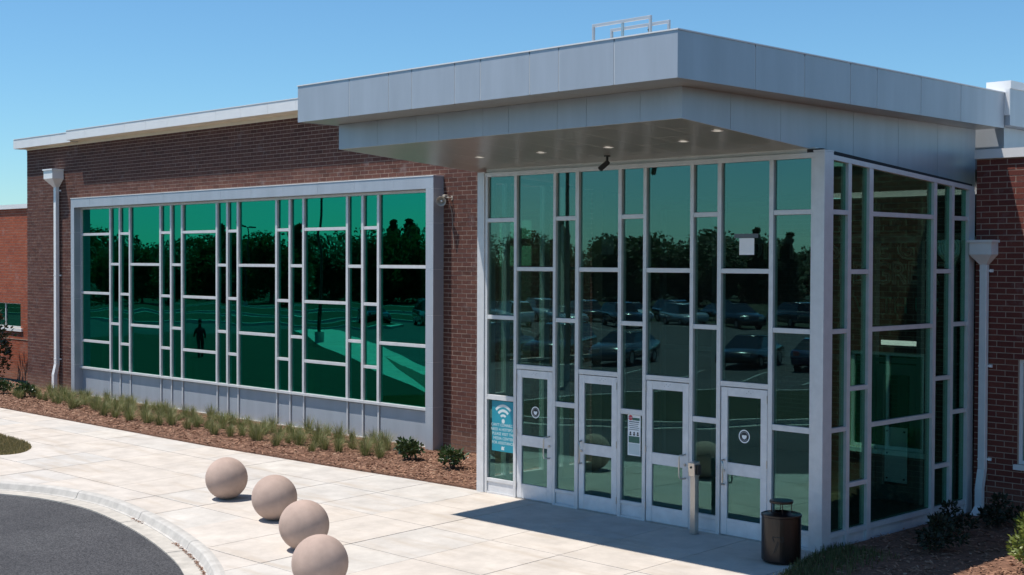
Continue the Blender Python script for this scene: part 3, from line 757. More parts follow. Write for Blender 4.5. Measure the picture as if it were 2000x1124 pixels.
for a, b in zip(sj, sj[1:]):
    a2 = a+G_ if a != AY0 else a+.004
    bx('fascia_panel', 'panel_metal', cp, AX1-.0035, AX1, a2, b-G_, AZ0, AZ1)
    bx('fascia_panel', 'panel_metal', cp, AX0, AX0+.0035, a2, b-G_, AZ0, AZ1)
bx('coping', 'white_metal', cp, AX0-.012, AX1+.012, AY0-.012, AY1, AZ1+.002, AZ1+.02)
bx('deck', 'roof_membrane', cp, AX0+.3, AX1-.3, AY0+.3, AY1, AZ1-.2, AZ1-.028)
# underside of the upper step
uj = [AX0+.02, -6.7, -5.67, -5.11, -4.1, -3.54, -2.52, -1.95, -.94, AX1-.02]
for a, b in zip(uj, uj[1:]): bx('step_soffit', 'soffit_metal', cp, a+.004, b-.004, AY0+.019, SY0-.001, AZ0+.004, AZ0+.0065)
vj = [SY0, -1.98, -.78, .42, 1.19, 2.54, 3.85, AY1]
for a, b in zip(vj, vj[1:]):
    bx('step_soffit', 'soffit_metal', cp, SX1+.001, AX1-.019, a+.004, b-.004, AZ0+.004, AZ0+.0065)
    bx('step_soffit', 'soffit_metal', cp, AX0+.019, SX0-.001, a+.004, b-.004, AZ0+.004, AZ0+.0065)
# lower step, its bottom edge follows the sloping soffit
f2 = [SX0, -6.762, -5.76, -5.208, -4.183, -3.618, -2.603, -2.027, -1.027, SX1]
for a, b in zip(f2, f2[1:]): bx('lower_fascia_panel', 'panel_metal', cp, a+.0025*(a != SX0), b-.0025*(b != SX1), SY0, SY0+.005, sofz(SY0)+.001, AZ0+.002)
s2 = [SY0, -1.921, -.702, .504, 1.273, 2.642, 3.945, SY1]
for a, b in zip(s2, s2[1:]):
    a2 = a+.003 if a != SY0 else a+.0055
    for xa, xb in ((SX1-.005, SX1), (SX0, SX0+.005)):
        m = MB(); m.hexa([(xa, a2, sofz(a2)), (xb, a2, sofz(a2)), (xb, b-.004, sofz(b)), (xa, b-.004, sofz(b)), (xa, a2, AZ0+.002), (xb, a2, AZ0+.002), (xb, b-.004, AZ0+.002), (xa, b-.004, AZ0+.002)])
        m.build('lower_fascia_panel', 'panel_metal', cp)
m = MB(); y0_, y1_ = SY0+.007, SY1
m.hexa([(SX0+.007, y0_, sofz(y0_)+.0014), (SX1-.007, y0_, sofz(y0_)+.0014), (SX1-.007, y1_, sofz(y1_)+.0014), (SX0+.007, y1_, sofz(y1_)+.0014), (SX0+.007, y0_, AZ0+.03), (SX1-.007, y0_, AZ0+.03), (SX1-.007, y1_, AZ0+.03), (SX0+.007, y1_, AZ0+.03)])
m.build('lower_core', 'soffit_seam', cp)
# sloping soffit of staggered panels
cols_ = [SX0+.019, -7.0, -6.25, -5.5, -4.75, -4.0, -3.25, -2.5, -1.78, -1.05, SX1-.019]
rnd = random.Random(5)
for k, (a, b) in enumerate(zip(cols_, cols_[1:])):
    cuts = [SY0+.019] + [c_ for c_ in ((-2.3, -.62, 1.4, 3.2) if k % 3 == 0 else (-2.75, -1.25, .6, 2.6) if k % 3 == 1 else (-1.75, -.3, 1.9, 3.6))] + [SY1]
    for c_, d_ in zip(cuts, cuts[1:]):
        t = .0008; m = MB(); c2, d2 = c_+.008, d_-.008
        m.hexa([(a+.008, c2, sofz(c2)), (b-.008, c2, sofz(c2)), (b-.008, d2, sofz(d2)), (a+.008, d2, sofz(d2)), (a+.008, c2, sofz(c2)+t), (b-.008, c2, sofz(c2)+t), (b-.008, d2, sofz(d2)+t), (a+.008, d2, sofz(d2)+t)])
        m.build('soffit_panel', 'soffit_metal', cp)
for i, (x, y) in enumerate(((-6.08, -1.29), (-4.59, -1.29), (-3.10, -1.31), (-1.59, -1.33), (-.50, -1.95))):
    e = empty('recessed_light', (x, y, sofz(y)-.001), ['recessed ceiling light first from the left under the canopy', 'recessed ceiling light second from the left under the canopy', 'recessed ceiling light beside the security camera', 'recessed ceiling light second from the right under the canopy', 'recessed ceiling light rightmost under the canopy corner'][i], 'ceiling light', 'recessed lights in the canopy soffit')
    m = MB(); m.lathe([(.062, -.004), (.062, -.010), (.085, -.010), (.088, -.002), (.088, .0), (.062, .0), (.062, -.004)], 20); m.build('trim_ring', 'white_metal', e)
    m = MB(); m.lathe([(.0, -.004), (.06, -.0045), (.06, 0), (0, 0)], 20); m.build('lens', 'lamp_lens', e)

# guard rails on the canopy roof
for k, (y, x0, x1) in enumerate(((-1.0, -3.73, -2.50), (-.52, -3.76, -2.52))):
    e = empty('guard_rail', (0, y, 0), ['pale metal guard rail on the canopy roof, the nearer and taller one', 'pale metal guard rail on the canopy roof, behind the nearer one'][k], 'guard rail', 'guard rails on the canopy roof')
    zt = 8.165 if k == 0 else 8.155
    bx('top_rail', 'rail_metal', e, x0, x1, -.02, .02, zt-.05, zt, .004)
    for xx in (x0, x1-.04): bx('post', 'rail_metal', e, xx, xx+.04, -.021, .021, AZ1+.01, zt-.0505, .004)
    bx('middle_post', 'steel', e, x0+(.62 if k == 0 else .8), x0+(.66 if k == 0 else .84), -.015, .015, AZ1+.01, zt-.051)
    for xx in (x0-.03, x1-.10): bx('foot', 'seam_metal', e, xx, xx+.13, -.07, .07, AZ1-.03, AZ1+.012)
m = MB(); m.tube([(-2.93, -.55, 8.05), (-2.9, -.55, 8.0), (-2.87, -.55, 7.94)], .02, 8); 
tag(m.build('rail_latch', 'black_plastic'), 'small black strap hanging on the roof guard rail', 'strap')

# ------------------------------------------------------------------ glass entrance
vb = empty('glass_entrance', (0, 0, 0), 'glass entrance hall with silver mullions and four doors under the canopy', 'entrance')
PX = [(-7.262, -6.562), (-6.489, -5.574), (-5.505, -5.037), (-4.952, -4.051), (-3.971, -3.500), (-3.428, -2.517), (-2.444, -1.973), (-1.893, -.993), (-.912, -.246)]
HEAD = 5.89
A1, A2, A3, B1, DH = 5.085, 3.287, 1.797, 4.187, 2.406
def fr(name, x0, x1, y0, y1, z0, z1, mat='frame_metal', bevel=.003): return bx(name, mat, vb, x0, x1, y0, y1, z0, z1, bevel)
fr('corner_post', -.188, .0, .0, .245, -.05, 5.975); fr('corner_post', -7.52, -7.332, .0, .30, -.05, 5.985)
fr('base_plinth', -7.53, -.0, .135, .3, -.2, .03, 'kerb_concrete', 0)
fr('jamb', -7.330, -7.262, .02, .14, .0, HEAD); fr('jamb', -.246, -.190, .02, .14, .0, HEAD)
fr('head', -7.330, -.190, .012, .15, HEAD+.001, 5.968)
fr('head_closure', -7.330, -.190, .05, .13, 5.97, 6.045, 'seam_metal', 0)
for k in range(8): fr('mullion', PX[k][1]+.001, PX[k+1][0]-.001, .018, .15, -.01, HEAD)
def pane(x0, x1, z0, z1, y=.065, parent=None, mat='entry_glass'):
    bx('pane', mat, parent or vb, x0+.006, x1-.006, y, y+.010, z0+.005, z1-.005)
    bx('gasket', 'gasket', parent or vb, x0, x1, y+.012, y+.022, z0, z0+.014)
def tr(x0, x1, z, h=.074): fr('transom', x0+.001, x1-.001, .022, .14, z-h/2, z+h/2)
for k, (a, b) in enumerate(PX):
    if k % 2 == 0:
        for z_, h in ((A1, .074), (A2, .074), (A3, .09)): tr(a, b, z_, h)
        fr('base_rail', a+.001, b-.001, .022, .14, .222, .285)
        fr('kick_panel', a+.001, b-.001, .045, .10, .035, .221, 'door_metal'); fr('base_rail', a+.001, b-.001, .022, .14, -.02, .034)
        for lo, hi in ((.285, A3-.045), (A3+.045, A2-.037), (A2+.037, A1-.037), (A1+.037, HEAD)): pane(a, b, lo, hi)
    else:
        tr(a, b, B1); tr(a, b, DH, .082)
        pane(a, b, DH+.041, B1-.037); pane(a, b, B1+.037, HEAD)
        # door leaf
        d = bx('door', 'door_metal', vb, a+.012, a+.135, .03, .085, .012, 2.352, .003)
        dl = k in (3, 7)       # handle on the left stile
        bx('stile', 'door_metal', d, b-.135, b-.012, .03, .085, .012, 2.352, .003)
        for z0_, z1_ in ((2.215, 2.352), (.972, 1.165), (.012, .275)): bx('rail', 'door_metal', d, a+.1355, b-.1355, .032, .083, z0_, z1_, .003)
        pane(a+.135, b-.135, 1.165, 2.215, .052, d); pane(a+.135, b-.135, .275, .972, .052, d)
        hx = a+.075 if dl else b-.075; hx2 = a+.17 if dl else b-.17
        m = MB(); m.tube([(hx, .03, 1.20), (hx, -.045, 1.195), (hx2*.35+hx*.65, -.07, 1.19), (hx2*.5+hx*.5, -.072, 1.15), (hx2*.5+hx*.5, -.072, .86), (hx2*.35+hx*.65, -.07, .82), (hx, -.045, .815), (hx, .03, .81)], .013, 10)
        m.build('pull_handle', 'steel', d, smooth=True)
        m = MB(); m.tube([(hx, .03, 1.03), (hx, .012, 1.03)], .022, 14); m.build('lock_cylinder', 'steel', d)
        m = MB()
        for q in range(4): m.tube([((a+b)/2+(-.06+.04*q if not dl else .05+.04*q), .032, 2.29+(.02 if q % 2 else -.01)), ((a+b)/2+(-.06+.04*q if not dl else .05+.04*q), .027, 2.29+(.02 if q % 2 else -.01))], .005, 8)
        m.build('closer_screws', 'print_grey', d)
        for z_ in (.2, 1.15, 2.15): bx('hinge', 'steel', d, (b-.014 if dl else a+.001), (b-.001 if dl else a+.014), .012, .03, z_, z_+.12)
        bx('threshold', 'steel', d, a, b, .0, .15, -.012, .010)
# right flank
SY = [(.273, .685), (.782, 1.293), (1.41, 3.317), (3.42, 3.928), (4.017, 4.508)]
def sh(y): return 5.878 - .0665*y
SXo, SXi = -.018, -.15
def sfr(name, y0, y1, z0, z1a, z1b=None, mat='frame_metal', x0=SXi, x1=SXo):
    z1b = z1a if z1b is None else z1b
    m = MB(); m.hexa([(x0, y0, z0), (x1, y0, z0), (x1, y1, z0), (x0, y1, z0), (x0, y0, z1a), (x1, y0, z1a), (x1, y1, z1b), (x0, y1, z1b)]); return m.build(name, mat, vb)
sfr('jamb', .246, .272, -.02, sh(.246)+.0, sh(.272)); sfr('jamb', 4.509, 4.715, -.02, sh(4.5), sh(4.7), x1=-.004)
for a, b in zip(SY, SY[1:]): sfr('mullion', a[1]+.001, b[0]-.001, -.02, sh(a[1]), sh(b[0]))
m = MB(); m.hexa([(SXi, .246, sh(.246)+.001), (SXo+.006, .246, sh(.246)+.001), (SXo+.006, 4.715, sh(4.715)+.001), (SXi, 4.715, sh(4.715)+.001), (SXi, .246, sh(.246)+.075), (SXo+.006, .246, sh(.246)+.075), (SXo+.006, 4.715, sh(4.715)+.075), (SXi, 4.715, sh(4.715)+.075)])
m.build('head', 'frame_metal', vb)
m = MB(); m.hexa([(SX1-.02, .02, sofz(.02)-.10), (-.06, .02, sofz(.02)-.10), (-.06, 4.715, sofz(4.715)-.10), (SX1-.02, 4.715, sofz(4.715)-.10), (SX1-.02, .02, sofz(.02)-.012), (-.06, .02, sofz(.02)-.012), (-.06, 4.715, sofz(4.715)-.012), (SX1-.02, 4.715, sofz(4.715)-.012)])
m.build('dark_head_cap', 'dark_gap', vb)  # sloped cap over the open top; near-black colour stands in for recess shadow
m = MB(); m.box(-.20, -.002, .002, .26, 5.977, 6.0); m.build('post_cap', 'frame_metal', vb)
for k, (a, b) in enumerate(SY):
    lev = [A1, A2, A3] if k % 2 == 0 else [4.187, 2.398, .925]
    for z_ in lev: sfr('transom', a+.001, b-.001, z_-.035, z_+.035, x1=SXo-.006)
    sfr('base_rail', a+.001, b-.001, .175, .25, x1=SXo-.004); sfr('kick_panel', a+.001, b-.001, -.02, .174, x0=-.12, x1=-.06, mat='door_metal')
    zz = [.25] + sorted(lev) + [None]
    for j in range(len(zz)-1):
        lo = zz[j]+(.035 if j else 0); last = zz[j+1] is None
        za = (sh(a) if last else zz[j+1]-.035)-.005; zb_ = (sh(b) if last else zz[j+1]-.035)-.005
        m = MB(); a2, b2 = a+.006, b-.006
        m.hexa([(-.075, a2, lo+.005), (-.065, a2, lo+.005), (-.065, b2, lo+.005), (-.075, b2, lo+.005), (-.075, a2, za), (-.065, a2, za), (-.065, b2, zb_), (-.075, b2, zb_)])
        m.build('pane', 'side_glass', vb)
        sfr('gasket', a, b, lo, lo+.014, mat='gasket', x0=-.09, x1=-.078)

# left flank, also glazed
FY = [(.301, .62), (.72, 1.66), (1.81, 2.22), (2.40, 3.08)]
for a, b in zip(FY, FY[1:]): sfr('mullion', a[1]+.001, b[0]-.001, -.02, 5.88, 5.80, x0=-7.50, x1=-7.37)
sfr('head', .301, 3.08, 5.80, 5.95, 5.78, x0=-7.50, x1=-7.37)
for k, (a, b) in enumerate(FY):
    lev = [A1, A2, A3] if k % 2 == 0 else [B1, 2.41]
    for z_ in lev: sfr('transom', a+.001, b-.001, z_-.035, z_+.035, x0=-7.49, x1=-7.38)
    sfr('base_rail', a+.001, b-.001, -.02, .25, x0=-7.49, x1=-7.38)
    zz = [.25] + sorted(lev) + [5.81]
    for j in range(len(zz)-1):
        m = MB(); m.box(-7.445, -7.435, a+.006, b-.006, zz[j]+.04, zz[j+1]-.04); m.build('pane', 'side_glass', vb)
# ------------------------------------------------------------------ what can be seen inside
tag(bx('lobby_floor', 'lobby_floor', None, -7.5, -.15, .16, 12.0, -.25, -.005), kind='structure')
lb = empty('lobby_wall'); tag(lb, kind='structure')
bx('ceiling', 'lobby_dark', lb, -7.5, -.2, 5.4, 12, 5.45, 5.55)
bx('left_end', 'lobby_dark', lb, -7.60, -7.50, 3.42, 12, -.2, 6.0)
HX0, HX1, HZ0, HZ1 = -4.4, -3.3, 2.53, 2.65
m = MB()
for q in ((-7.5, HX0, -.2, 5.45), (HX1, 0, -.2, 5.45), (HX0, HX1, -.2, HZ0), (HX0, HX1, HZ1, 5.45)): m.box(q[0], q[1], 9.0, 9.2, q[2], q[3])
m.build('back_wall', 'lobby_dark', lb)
# brick face of the far lobby wall
j = MB()
for r_ in range(0, 54):
    off = (r_ % 2)*BL/2
    for k in range(-26, 1):
        a = k*BL+off+.006; b = a+BL-.012; z = r_*BH
        if b > -.2 or a < -7.5 or (b > HX0 and a < HX1 and z+BH > HZ0 and z < HZ1): continue
        j.box(a, b, 8.975, 9.002, z+.006, z+BH-.006)
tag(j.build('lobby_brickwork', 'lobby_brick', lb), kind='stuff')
m = MB()
for q in ((-7.49, HX0, 0, 5.4), (HX1, -.2, 0, 5.4), (HX0, HX1, 0, HZ0), (HX0, HX1, HZ1, 5.4)): m.box(q[0], q[1], 8.985, 8.999, q[2], q[3])
m.build('lobby_mortar', 'lobby_joint', lb)
# inner row of frames across the lobby
for x_ in (-6.9, -5.55, -4.2, -2.95, -1.92, -1.02): bx('inner_mullion', 'lobby_metal', lb, x_-.045, x_+.045, 4.68, 4.80, 0, 5.4)
for z_ in (2.56, 4.72): bx('inner_transom', 'lobby_metal', lb, -7.1, -1.066, 4.685, 4.795, z_-.04, z_+.04)
bx('bulkhead', 'lobby_wall', lb, -7.1, -.3, 5.1, 5.3, 4.75, 4.86)
id_ = bx('inner_door', 'lobby_metal', lb, -1.85, -1.73, 4.70, 4.76, .02, 2.48); bx('stile', 'lobby_metal', id_, -1.2, -1.08, 4.70, 4.76, .02, 2.48)
for z0_, z1_ in ((2.3, 2.48), (.9, 1.05), (.02, .3)): bx('rail', 'lobby_metal', id_, -1.729, -1.201, 4.702, 4.758, z0_, z1_)
m = MB(); m.box(-1.60, -1.16, 4.55, 4.565, .38, 1.37); bd = m.build('lobby_board', 'print_white'); tag(bd, 'pale notice board standing inside the right hand glass wall', 'notice board')
for x_, z_ in ((-1.55, 1.30), (-1.21, 1.30), (-1.55, .45), (-1.21, .45), (-1.55, .9)):
    m = MB(); m.tube([(x_, 4.551, z_), (x_, 4.535, z_)], .018, 10); m.build('clip', 'black_plastic', bd)
t_ = empty('lobby_table', (-3.8, 8.0, 0), 'dark bench silhouetted against the far bright window', 'table')  # table known from its silhouette, raised on tall legs in front of the slot
bx('top', 'lobby_dark', t_, -.8, .8, -.2, .2, 2.38, 2.43); 
for x_ in (-.6, .6): bx('leg', 'lobby_dark', t_, x_-.03, x_+.03, -.15, .15, 0, 2.379)
tag(bx('added_bright_ground', 'slab_concrete', None, -40, 10, 16, 60, -.4, -.3), kind='structure')  # pale concrete patch added so the slot in the back wall looks bright

# ------------------------------------------------------------------ lettering
def text(name, s, size, mat, parent, loc, rot=(R(90), 0, 0), align='CENTER', ext=.002, outline=0., xs=1., shear=0.):
    c = bpy.data.curves.new(name, 'FONT'); c.body = s; c.size = size; c.align_x = align; c.extrude = ext
    c.resolution_u = 3; c.shear = shear
    if outline: c.fill_mode = 'NONE'; c.bevel_depth = outline; c.bevel_resolution = 0; c.extrude = 0
    o = bpy.data.objects.new(name, c); col.objects.link(o)
    dg = bpy.context.evaluated_depsgraph_get(); me = bpy.data.meshes.new_from_object(o.evaluated_get(dg))
    bpy.data.objects.remove(o); bpy.data.curves.remove(c)
    me.materials.clear(); me.materials.append(MATS[mat])
    q = bpy.data.objects.new(name, me); col.objects.link(q); q.parent = parent
    q.location = loc; q.rotation_euler = rot; q.scale = (xs, 1, 1); return q
ws = empty('wall_lettering', (0, 8.96, 0), 'outlined capital lettering on the brick wall inside the lobby', 'lettering')
text('line_of_letters', "DON'T JUST BE GOOD", .66, 'letter_pale', ws, (-1.95, 0, 4.42), align='RIGHT', outline=.026, xs=.95)
text('line_of_letters', 'BE GREAT', .66, 'letter_pale', ws, (-2.55, 0, 3.88), align='RIGHT', outline=.026, xs=.95)
text('line_of_letters', 'WITH US', .5, 'letter_teal', ws, (-2.9, 0, 3.24), align='RIGHT', ext=.01)

def face(name, mat, parent, x0, x1, z0, z1, y, t=.0012): return bx(name, mat, parent, x0, x1, y-t, y, z0, z1)
def arc(name, mat, parent, cx, cz, r0, r1, a0, a1, y, n=16):
    m = MB()
    for k in range(n):
        a, b = a0+(a1-a0)*k/n, a0+(a1-a0)*(k+1)/n
        m.quad((cx+r0*math.cos(a), y, cz+r0*math.sin(a)), (cx+r1*math.cos(a), y, cz+r1*math.sin(a)), (cx+r1*math.cos(b), y, cz+r1*math.sin(b)), (cx+r0*math.cos(b), y, cz+r0*math.sin(b)))
    return m.build(name, mat, parent)
YP = .063
po = empty('wifi_poster', (0, 0, 0), 'teal poster with white wireless symbol and lettering in the leftmost pane', 'poster')
face('sheet', 'poster_teal', po, -7.165, -6.570, .80, 1.735, YP)
cxp, czp = -6.865, 1.40
for r0, r1 in ((.235, .285), (.145, .195), (.06, .105)): arc('symbol', 'print_pale', po, cxp, czp-.01, r0, r1, R(42), R(138), YP-.0025)
arc('symbol', 'print_pale', po, cxp, czp-.035, 0, .042, 0, 2*math.pi, YP-.0025, 20)
for i, s in enumerate(("CAN'T CONNECT?", 'NEED A HOTSPOT?', 'PLEASE VISIT THE', 'MEDIA CENTER', 'FOR ASSISTANCE.')):
    text('lettering', s, .076, 'print_pale', po, (cxp, YP-.002, 1.265-.083*i), ext=.0006)
m = MB(); m.poly([(cxp-.05, YP-.0025, .83), (cxp+.03, YP-.0025, .83), (cxp+.02, YP-.0025, .87), (cxp+.05, YP-.0025, .90), (cxp, YP-.0025, .885), (cxp-.03, YP-.0025, .905), (cxp-.045, YP-.0025, .875)]); m.build('emblem', 'print_pale', po)

no = empty('entry_notice', (0, 0, 0), 'white entry notice with red stop mark in the middle narrow pane', 'notice')
nx0, nx1 = -3.845, -3.565
face('sheet', 'print_white', no, nx0, nx1, 1.06, 1.745, YP)
arc('stop_mark', 'print_red', no, nx0+.06, 1.695, 0, .048, R(22.5), R(382.5), YP-.002, 8)
text('lettering', 'STOP', .032, 'print_white', no, (nx0+.06, YP-.003, 1.685), ext=.0004)
face('banner', 'print_green', no, nx0+.10, nx1-.02, 1.655, 1.70, YP-.0014)
for i in range(5): face('text_line', 'print_grey', no, nx0+.03+.01*(i % 2), nx1-.03-.012*(i % 3), 1.62-.032*i, 1.632-.032*i+(.006 if i == 0 else 0), YP-.0014)
for i in range(3):
    cx_ = nx0+.06+.08*i; arc('pictogram', 'print_black', no, cx_, 1.445, 0, .018, 0, 2*math.pi, YP-.002, 10); face('pictogram', 'print_black', no, cx_-.022, cx_+.022, 1.40, 1.425, YP-.002)
face('green_block', 'print_green', no, nx0+.02, nx1-.02, 1.275, 1.385, YP-.0014)
face('lower_sheet', 'print_pale', no, nx0+.02, nx1-.02, 1.08, 1.262, YP-.0014)

for i, (x, lab) in enumerate(((-6.02, 'round black and white face mask decal on the leftmost door'), (-1.445, 'round black and white face mask decal on the rightmost door'))):
    dc = empty('door_decal', (x, .0495, 1.60), lab, 'decal', 'face mask decals on the doors')
    arc('disc', 'print_black', dc, 0, 0, 0, .105, 0, 2*math.pi, 0, 32)
    arc('ring', 'print_white', dc, 0, 0, .088, .105, 0, 2*math.pi, -.001, 32)
    arc('lettering_band', 'print_grey', dc, 0, 0, .062, .076, R(20), R(160), -.001, 20); arc('lettering_band', 'print_grey', dc, 0, 0, .062, .076, R(215), R(325), -.001, 20)
    m = MB(); m.poly([(-.048, -.0012, .012), (-.02, -.0012, .022), (0, -.0012, .015), (.02, -.0012, .022), (.048, -.0012, .012), (.036, -.0012, -.028), (0, -.0012, -.048), (-.036, -.0012, -.028)]); m.build('mask_shape', 'print_white', dc)
# hanging pennant cards inside the upper panes
for i, (px0, px1, z0, z1, lab) in enumerate(((-1.62, -1.26, 4.44, 4.70, 'small white hanging screen card in the upper right door bay'), (-4.72, -4.36, 4.45, 4.72, 'dim hanging screen card in the second upper door bay'))):
    e = empty('hanging_card', (0, 0 if i == 0 else .24, 0), lab, 'card'); bx('card', 'print_white' if i == 0 else 'print_grey', e, px0+.05, px1-.03, .056, .062, z0, z1); bx('bracket', 'lobby_metal', e, px0-.04, px1+.05, .045, .062, z1+.003, z1+.07)

# ------------------------------------------------------------------ concrete balls
RB = .388
bmx = bmesh.new(); bmesh.ops.create_uvsphere(bmx, u_segments=48, v_segments=32, radius=RB)
bme = bpy.data.meshes.new('ball'); bmx.to_mesh(bme); bmx.free(); bme.materials.append(MATS['ball_concrete'])
for p in bme.polygons: p.use_smooth = True
for i, (x, y) in enumerate(((-10.54, -3.53), (-8.29, -4.02), (-6.075, -5.0), (-3.91, -6.30))):
    o = link('concrete_ball', bme, None, (x, y, gz(x, y)+RB-.006)); o.rotation_euler = (random.random(), random.random(), random.random()*6)
    tag(o, ['pinkish concrete ball farthest from the kerb curve, first in the row', 'pinkish concrete ball second in the row from the building', 'pinkish concrete ball third in the row, partly hidden by the nearest', 'pinkish concrete ball nearest the viewer, cut by the bottom edge'][i], 'bollard', 'concrete ball bollards along the kerb')

# ------------------------------------------------------------------ litter bin
tb = empty('litter_bin', (-.17, -.80, gz(0, -.8)), 'black round litter bin with raised lid beside the corner post', 'litter bin')
rb_ = .285
m = MB(); m.lathe([(0, .01), (rb_-.02, .01), (rb_-.015, .03), (rb_, .04), (rb_, .66), (rb_+.008, .67), (rb_+.008, .695), (rb_-.004, .70), (rb_-.02, .69), (rb_-.05, .685)], 48); m.build('drum', 'black_paint', tb, smooth=False)
m = MB(); m.lathe([(rb_-.02, .686), (.15, .70), (.135, .73), (.125, .73), (.12, .64), (0, .63)], 48); m.build('top_plate', 'black_paint', tb, smooth=True)
for k in range(4):
    a = R(40)+k*math.pi/2; m = MB(); m.tube([(.145*math.cos(a), .145*math.sin(a), .66), (.145*math.cos(a), .145*math.sin(a), .86)], .007, 6); m.build('rod', 'black_paint', tb)
m = MB(); m.lathe([(0, .853), (.168, .853), (.173, .862), (.173, .885), (.165, .893), (0, .90)], 40); m.build('rain_cap', 'black_paint', tb, smooth=False)
def on_drum(u, z, r=rb_+.0025, a0=R(-62)):
    a = a0 + u/r; return (r*math.cos(a), r*math.sin(a), z)
m = MB(); 
for seg in ([(-.10, .40), (.06, .40), (.06, .34), (.02, .34), (.02, .365)], [(-.02, .335), (-.08, .16)], [(-.10, .40), (-.07, .33)], [(.0, .33), (-.05, .19)]):
    pts = []
    for (u0, z0), (u1, z1) in zip(seg, seg[1:]):
        for q in range(4): pts.append(on_drum(u0+(u1-u0)*q/4, z0+(z1-z0)*q/4))
    pts.append(on_drum(*seg[-1])); m.tube(pts, .005, 6)
m.build('emblem', 'print_black', tb)
m = MB()
for q in range(6): p = on_drum(-.10+.03*q, .61); m.tube([p, on_drum(-.10+.03*q, .61, rb_-.001)], .007, 8)
m.build('vent_holes', 'print_black', tb)

# ------------------------------------------------------------------ card reader post
cr = empty('card_reader_post', (-2.215, -.21, gz(0, -.21)), 'stainless steel card reader post in front of the third door', 'card reader')
bx('post', 'steel', cr, -.05, .05, -.05, .05, 0, .925, .004)
m = MB(); m.hexa([(-.06, -.075, .925), (.06, -.075, .925), (.06, .055, .925), (-.06, .055, .925), (-.065, -.095, 1.14), (.065, -.095, 1.14), (.065, .055, 1.16), (-.065, .055, 1.16)]); m.build('housing', 'steel', cr, bevel=.004)
bx('reader', 'black_plastic', cr, .0655, .10, -.04, .05, .95, 1.11, .006)
m = MB(); m.tube([(0, -.094, 1.07), (0, -.10, 1.07)], .018, 14); m.build('button', 'black_plastic', cr)

# ------------------------------------------------------------------ security camera
sc = empty('security_camera', (-3.80, -.55, sofz(-.55)), 'black bullet security camera hanging under the canopy', 'security camera')
m = MB(); m.lathe([(0, 0), (.055, 0), (.055, -.018), (0, -.018)][::-1], 20); m.build('mount', 'black_plastic', sc)
m = MB(); m.tube([(0, 0, -.015), (0, 0, -.10), (-.01, -.01, -.115)], .022, 12); m.build('arm', 'black_plastic', sc)
d_ = Vector((-.55, -.45, -.62)).normalized(); p0 = Vector((.02, .02, -.095))
m = MB(); m.tube([p0, p0+d_*.02, p0+d_*.20, p0+d_*.205], [.03, .042, .045, .04], 16); m.build('body', 'black_plastic', sc)
m = MB(); m.tube([p0+d_*.206, p0+d_*.212], .03, 16); m.build('lens', 'car_glass', sc)

# ------------------------------------------------------------------ loudspeaker
ls = empty('loudspeaker', (-11.62, YB, 5.70), 'beige horn loudspeaker on the brick beside the window frame', 'loudspeaker')
bx('wall_plate', 'horn_beige', ls, -.07, -.01, -.012, 0, -.01, .09, .003)
m = MB(); m.tube([(-.04, -.012, .04), (-.05, -.10, .05), (-.12, -.14, .05)], .016, 8); m.build('bracket', 'horn_beige', ls)
hd = Vector((.55, -.80, -.20)).normalized(); o0 = Vector((-.20, -.13, .0))
prof = [(.0, -.03), (.045, -.03), (.048, .05), (.042, .07), (.05, .10), (.075, .15), (.108, .19), (.114, .195), (.106, .192), (.07, .14), (.045, .10), (.0, .09)]
Mh = hd.to_track_quat('Z', 'Y').to_matrix()
mm = MB(); mm.lathe(prof, 28); mm.v = [tuple(o0 + Mh @ Vector(v)) for v in mm.v]; mm.build('horn', 'horn_beige', ls, smooth=True)
mm = MB(); mm.lathe([(.0, .09), (.022, .095), (.024, .16), (.016, .178), (0, .18)], 16); mm.v = [tuple(o0 + Mh @ Vector(v)) for v in mm.v]; mm.build('phase_plug', 'print_white', ls, smooth=True)
bx('driver', 'horn_beige', ls, -.19, -.09, -.17, -.07, .06, .115, .01)
m = MB(); m.tube([(-.06, -.06, -.06), (-.04, -.006, -.3), (.0, -.006, -.8), (.03, -.006, -1.1)], .006, 6); m.build('cable', 'horn_beige', ls)

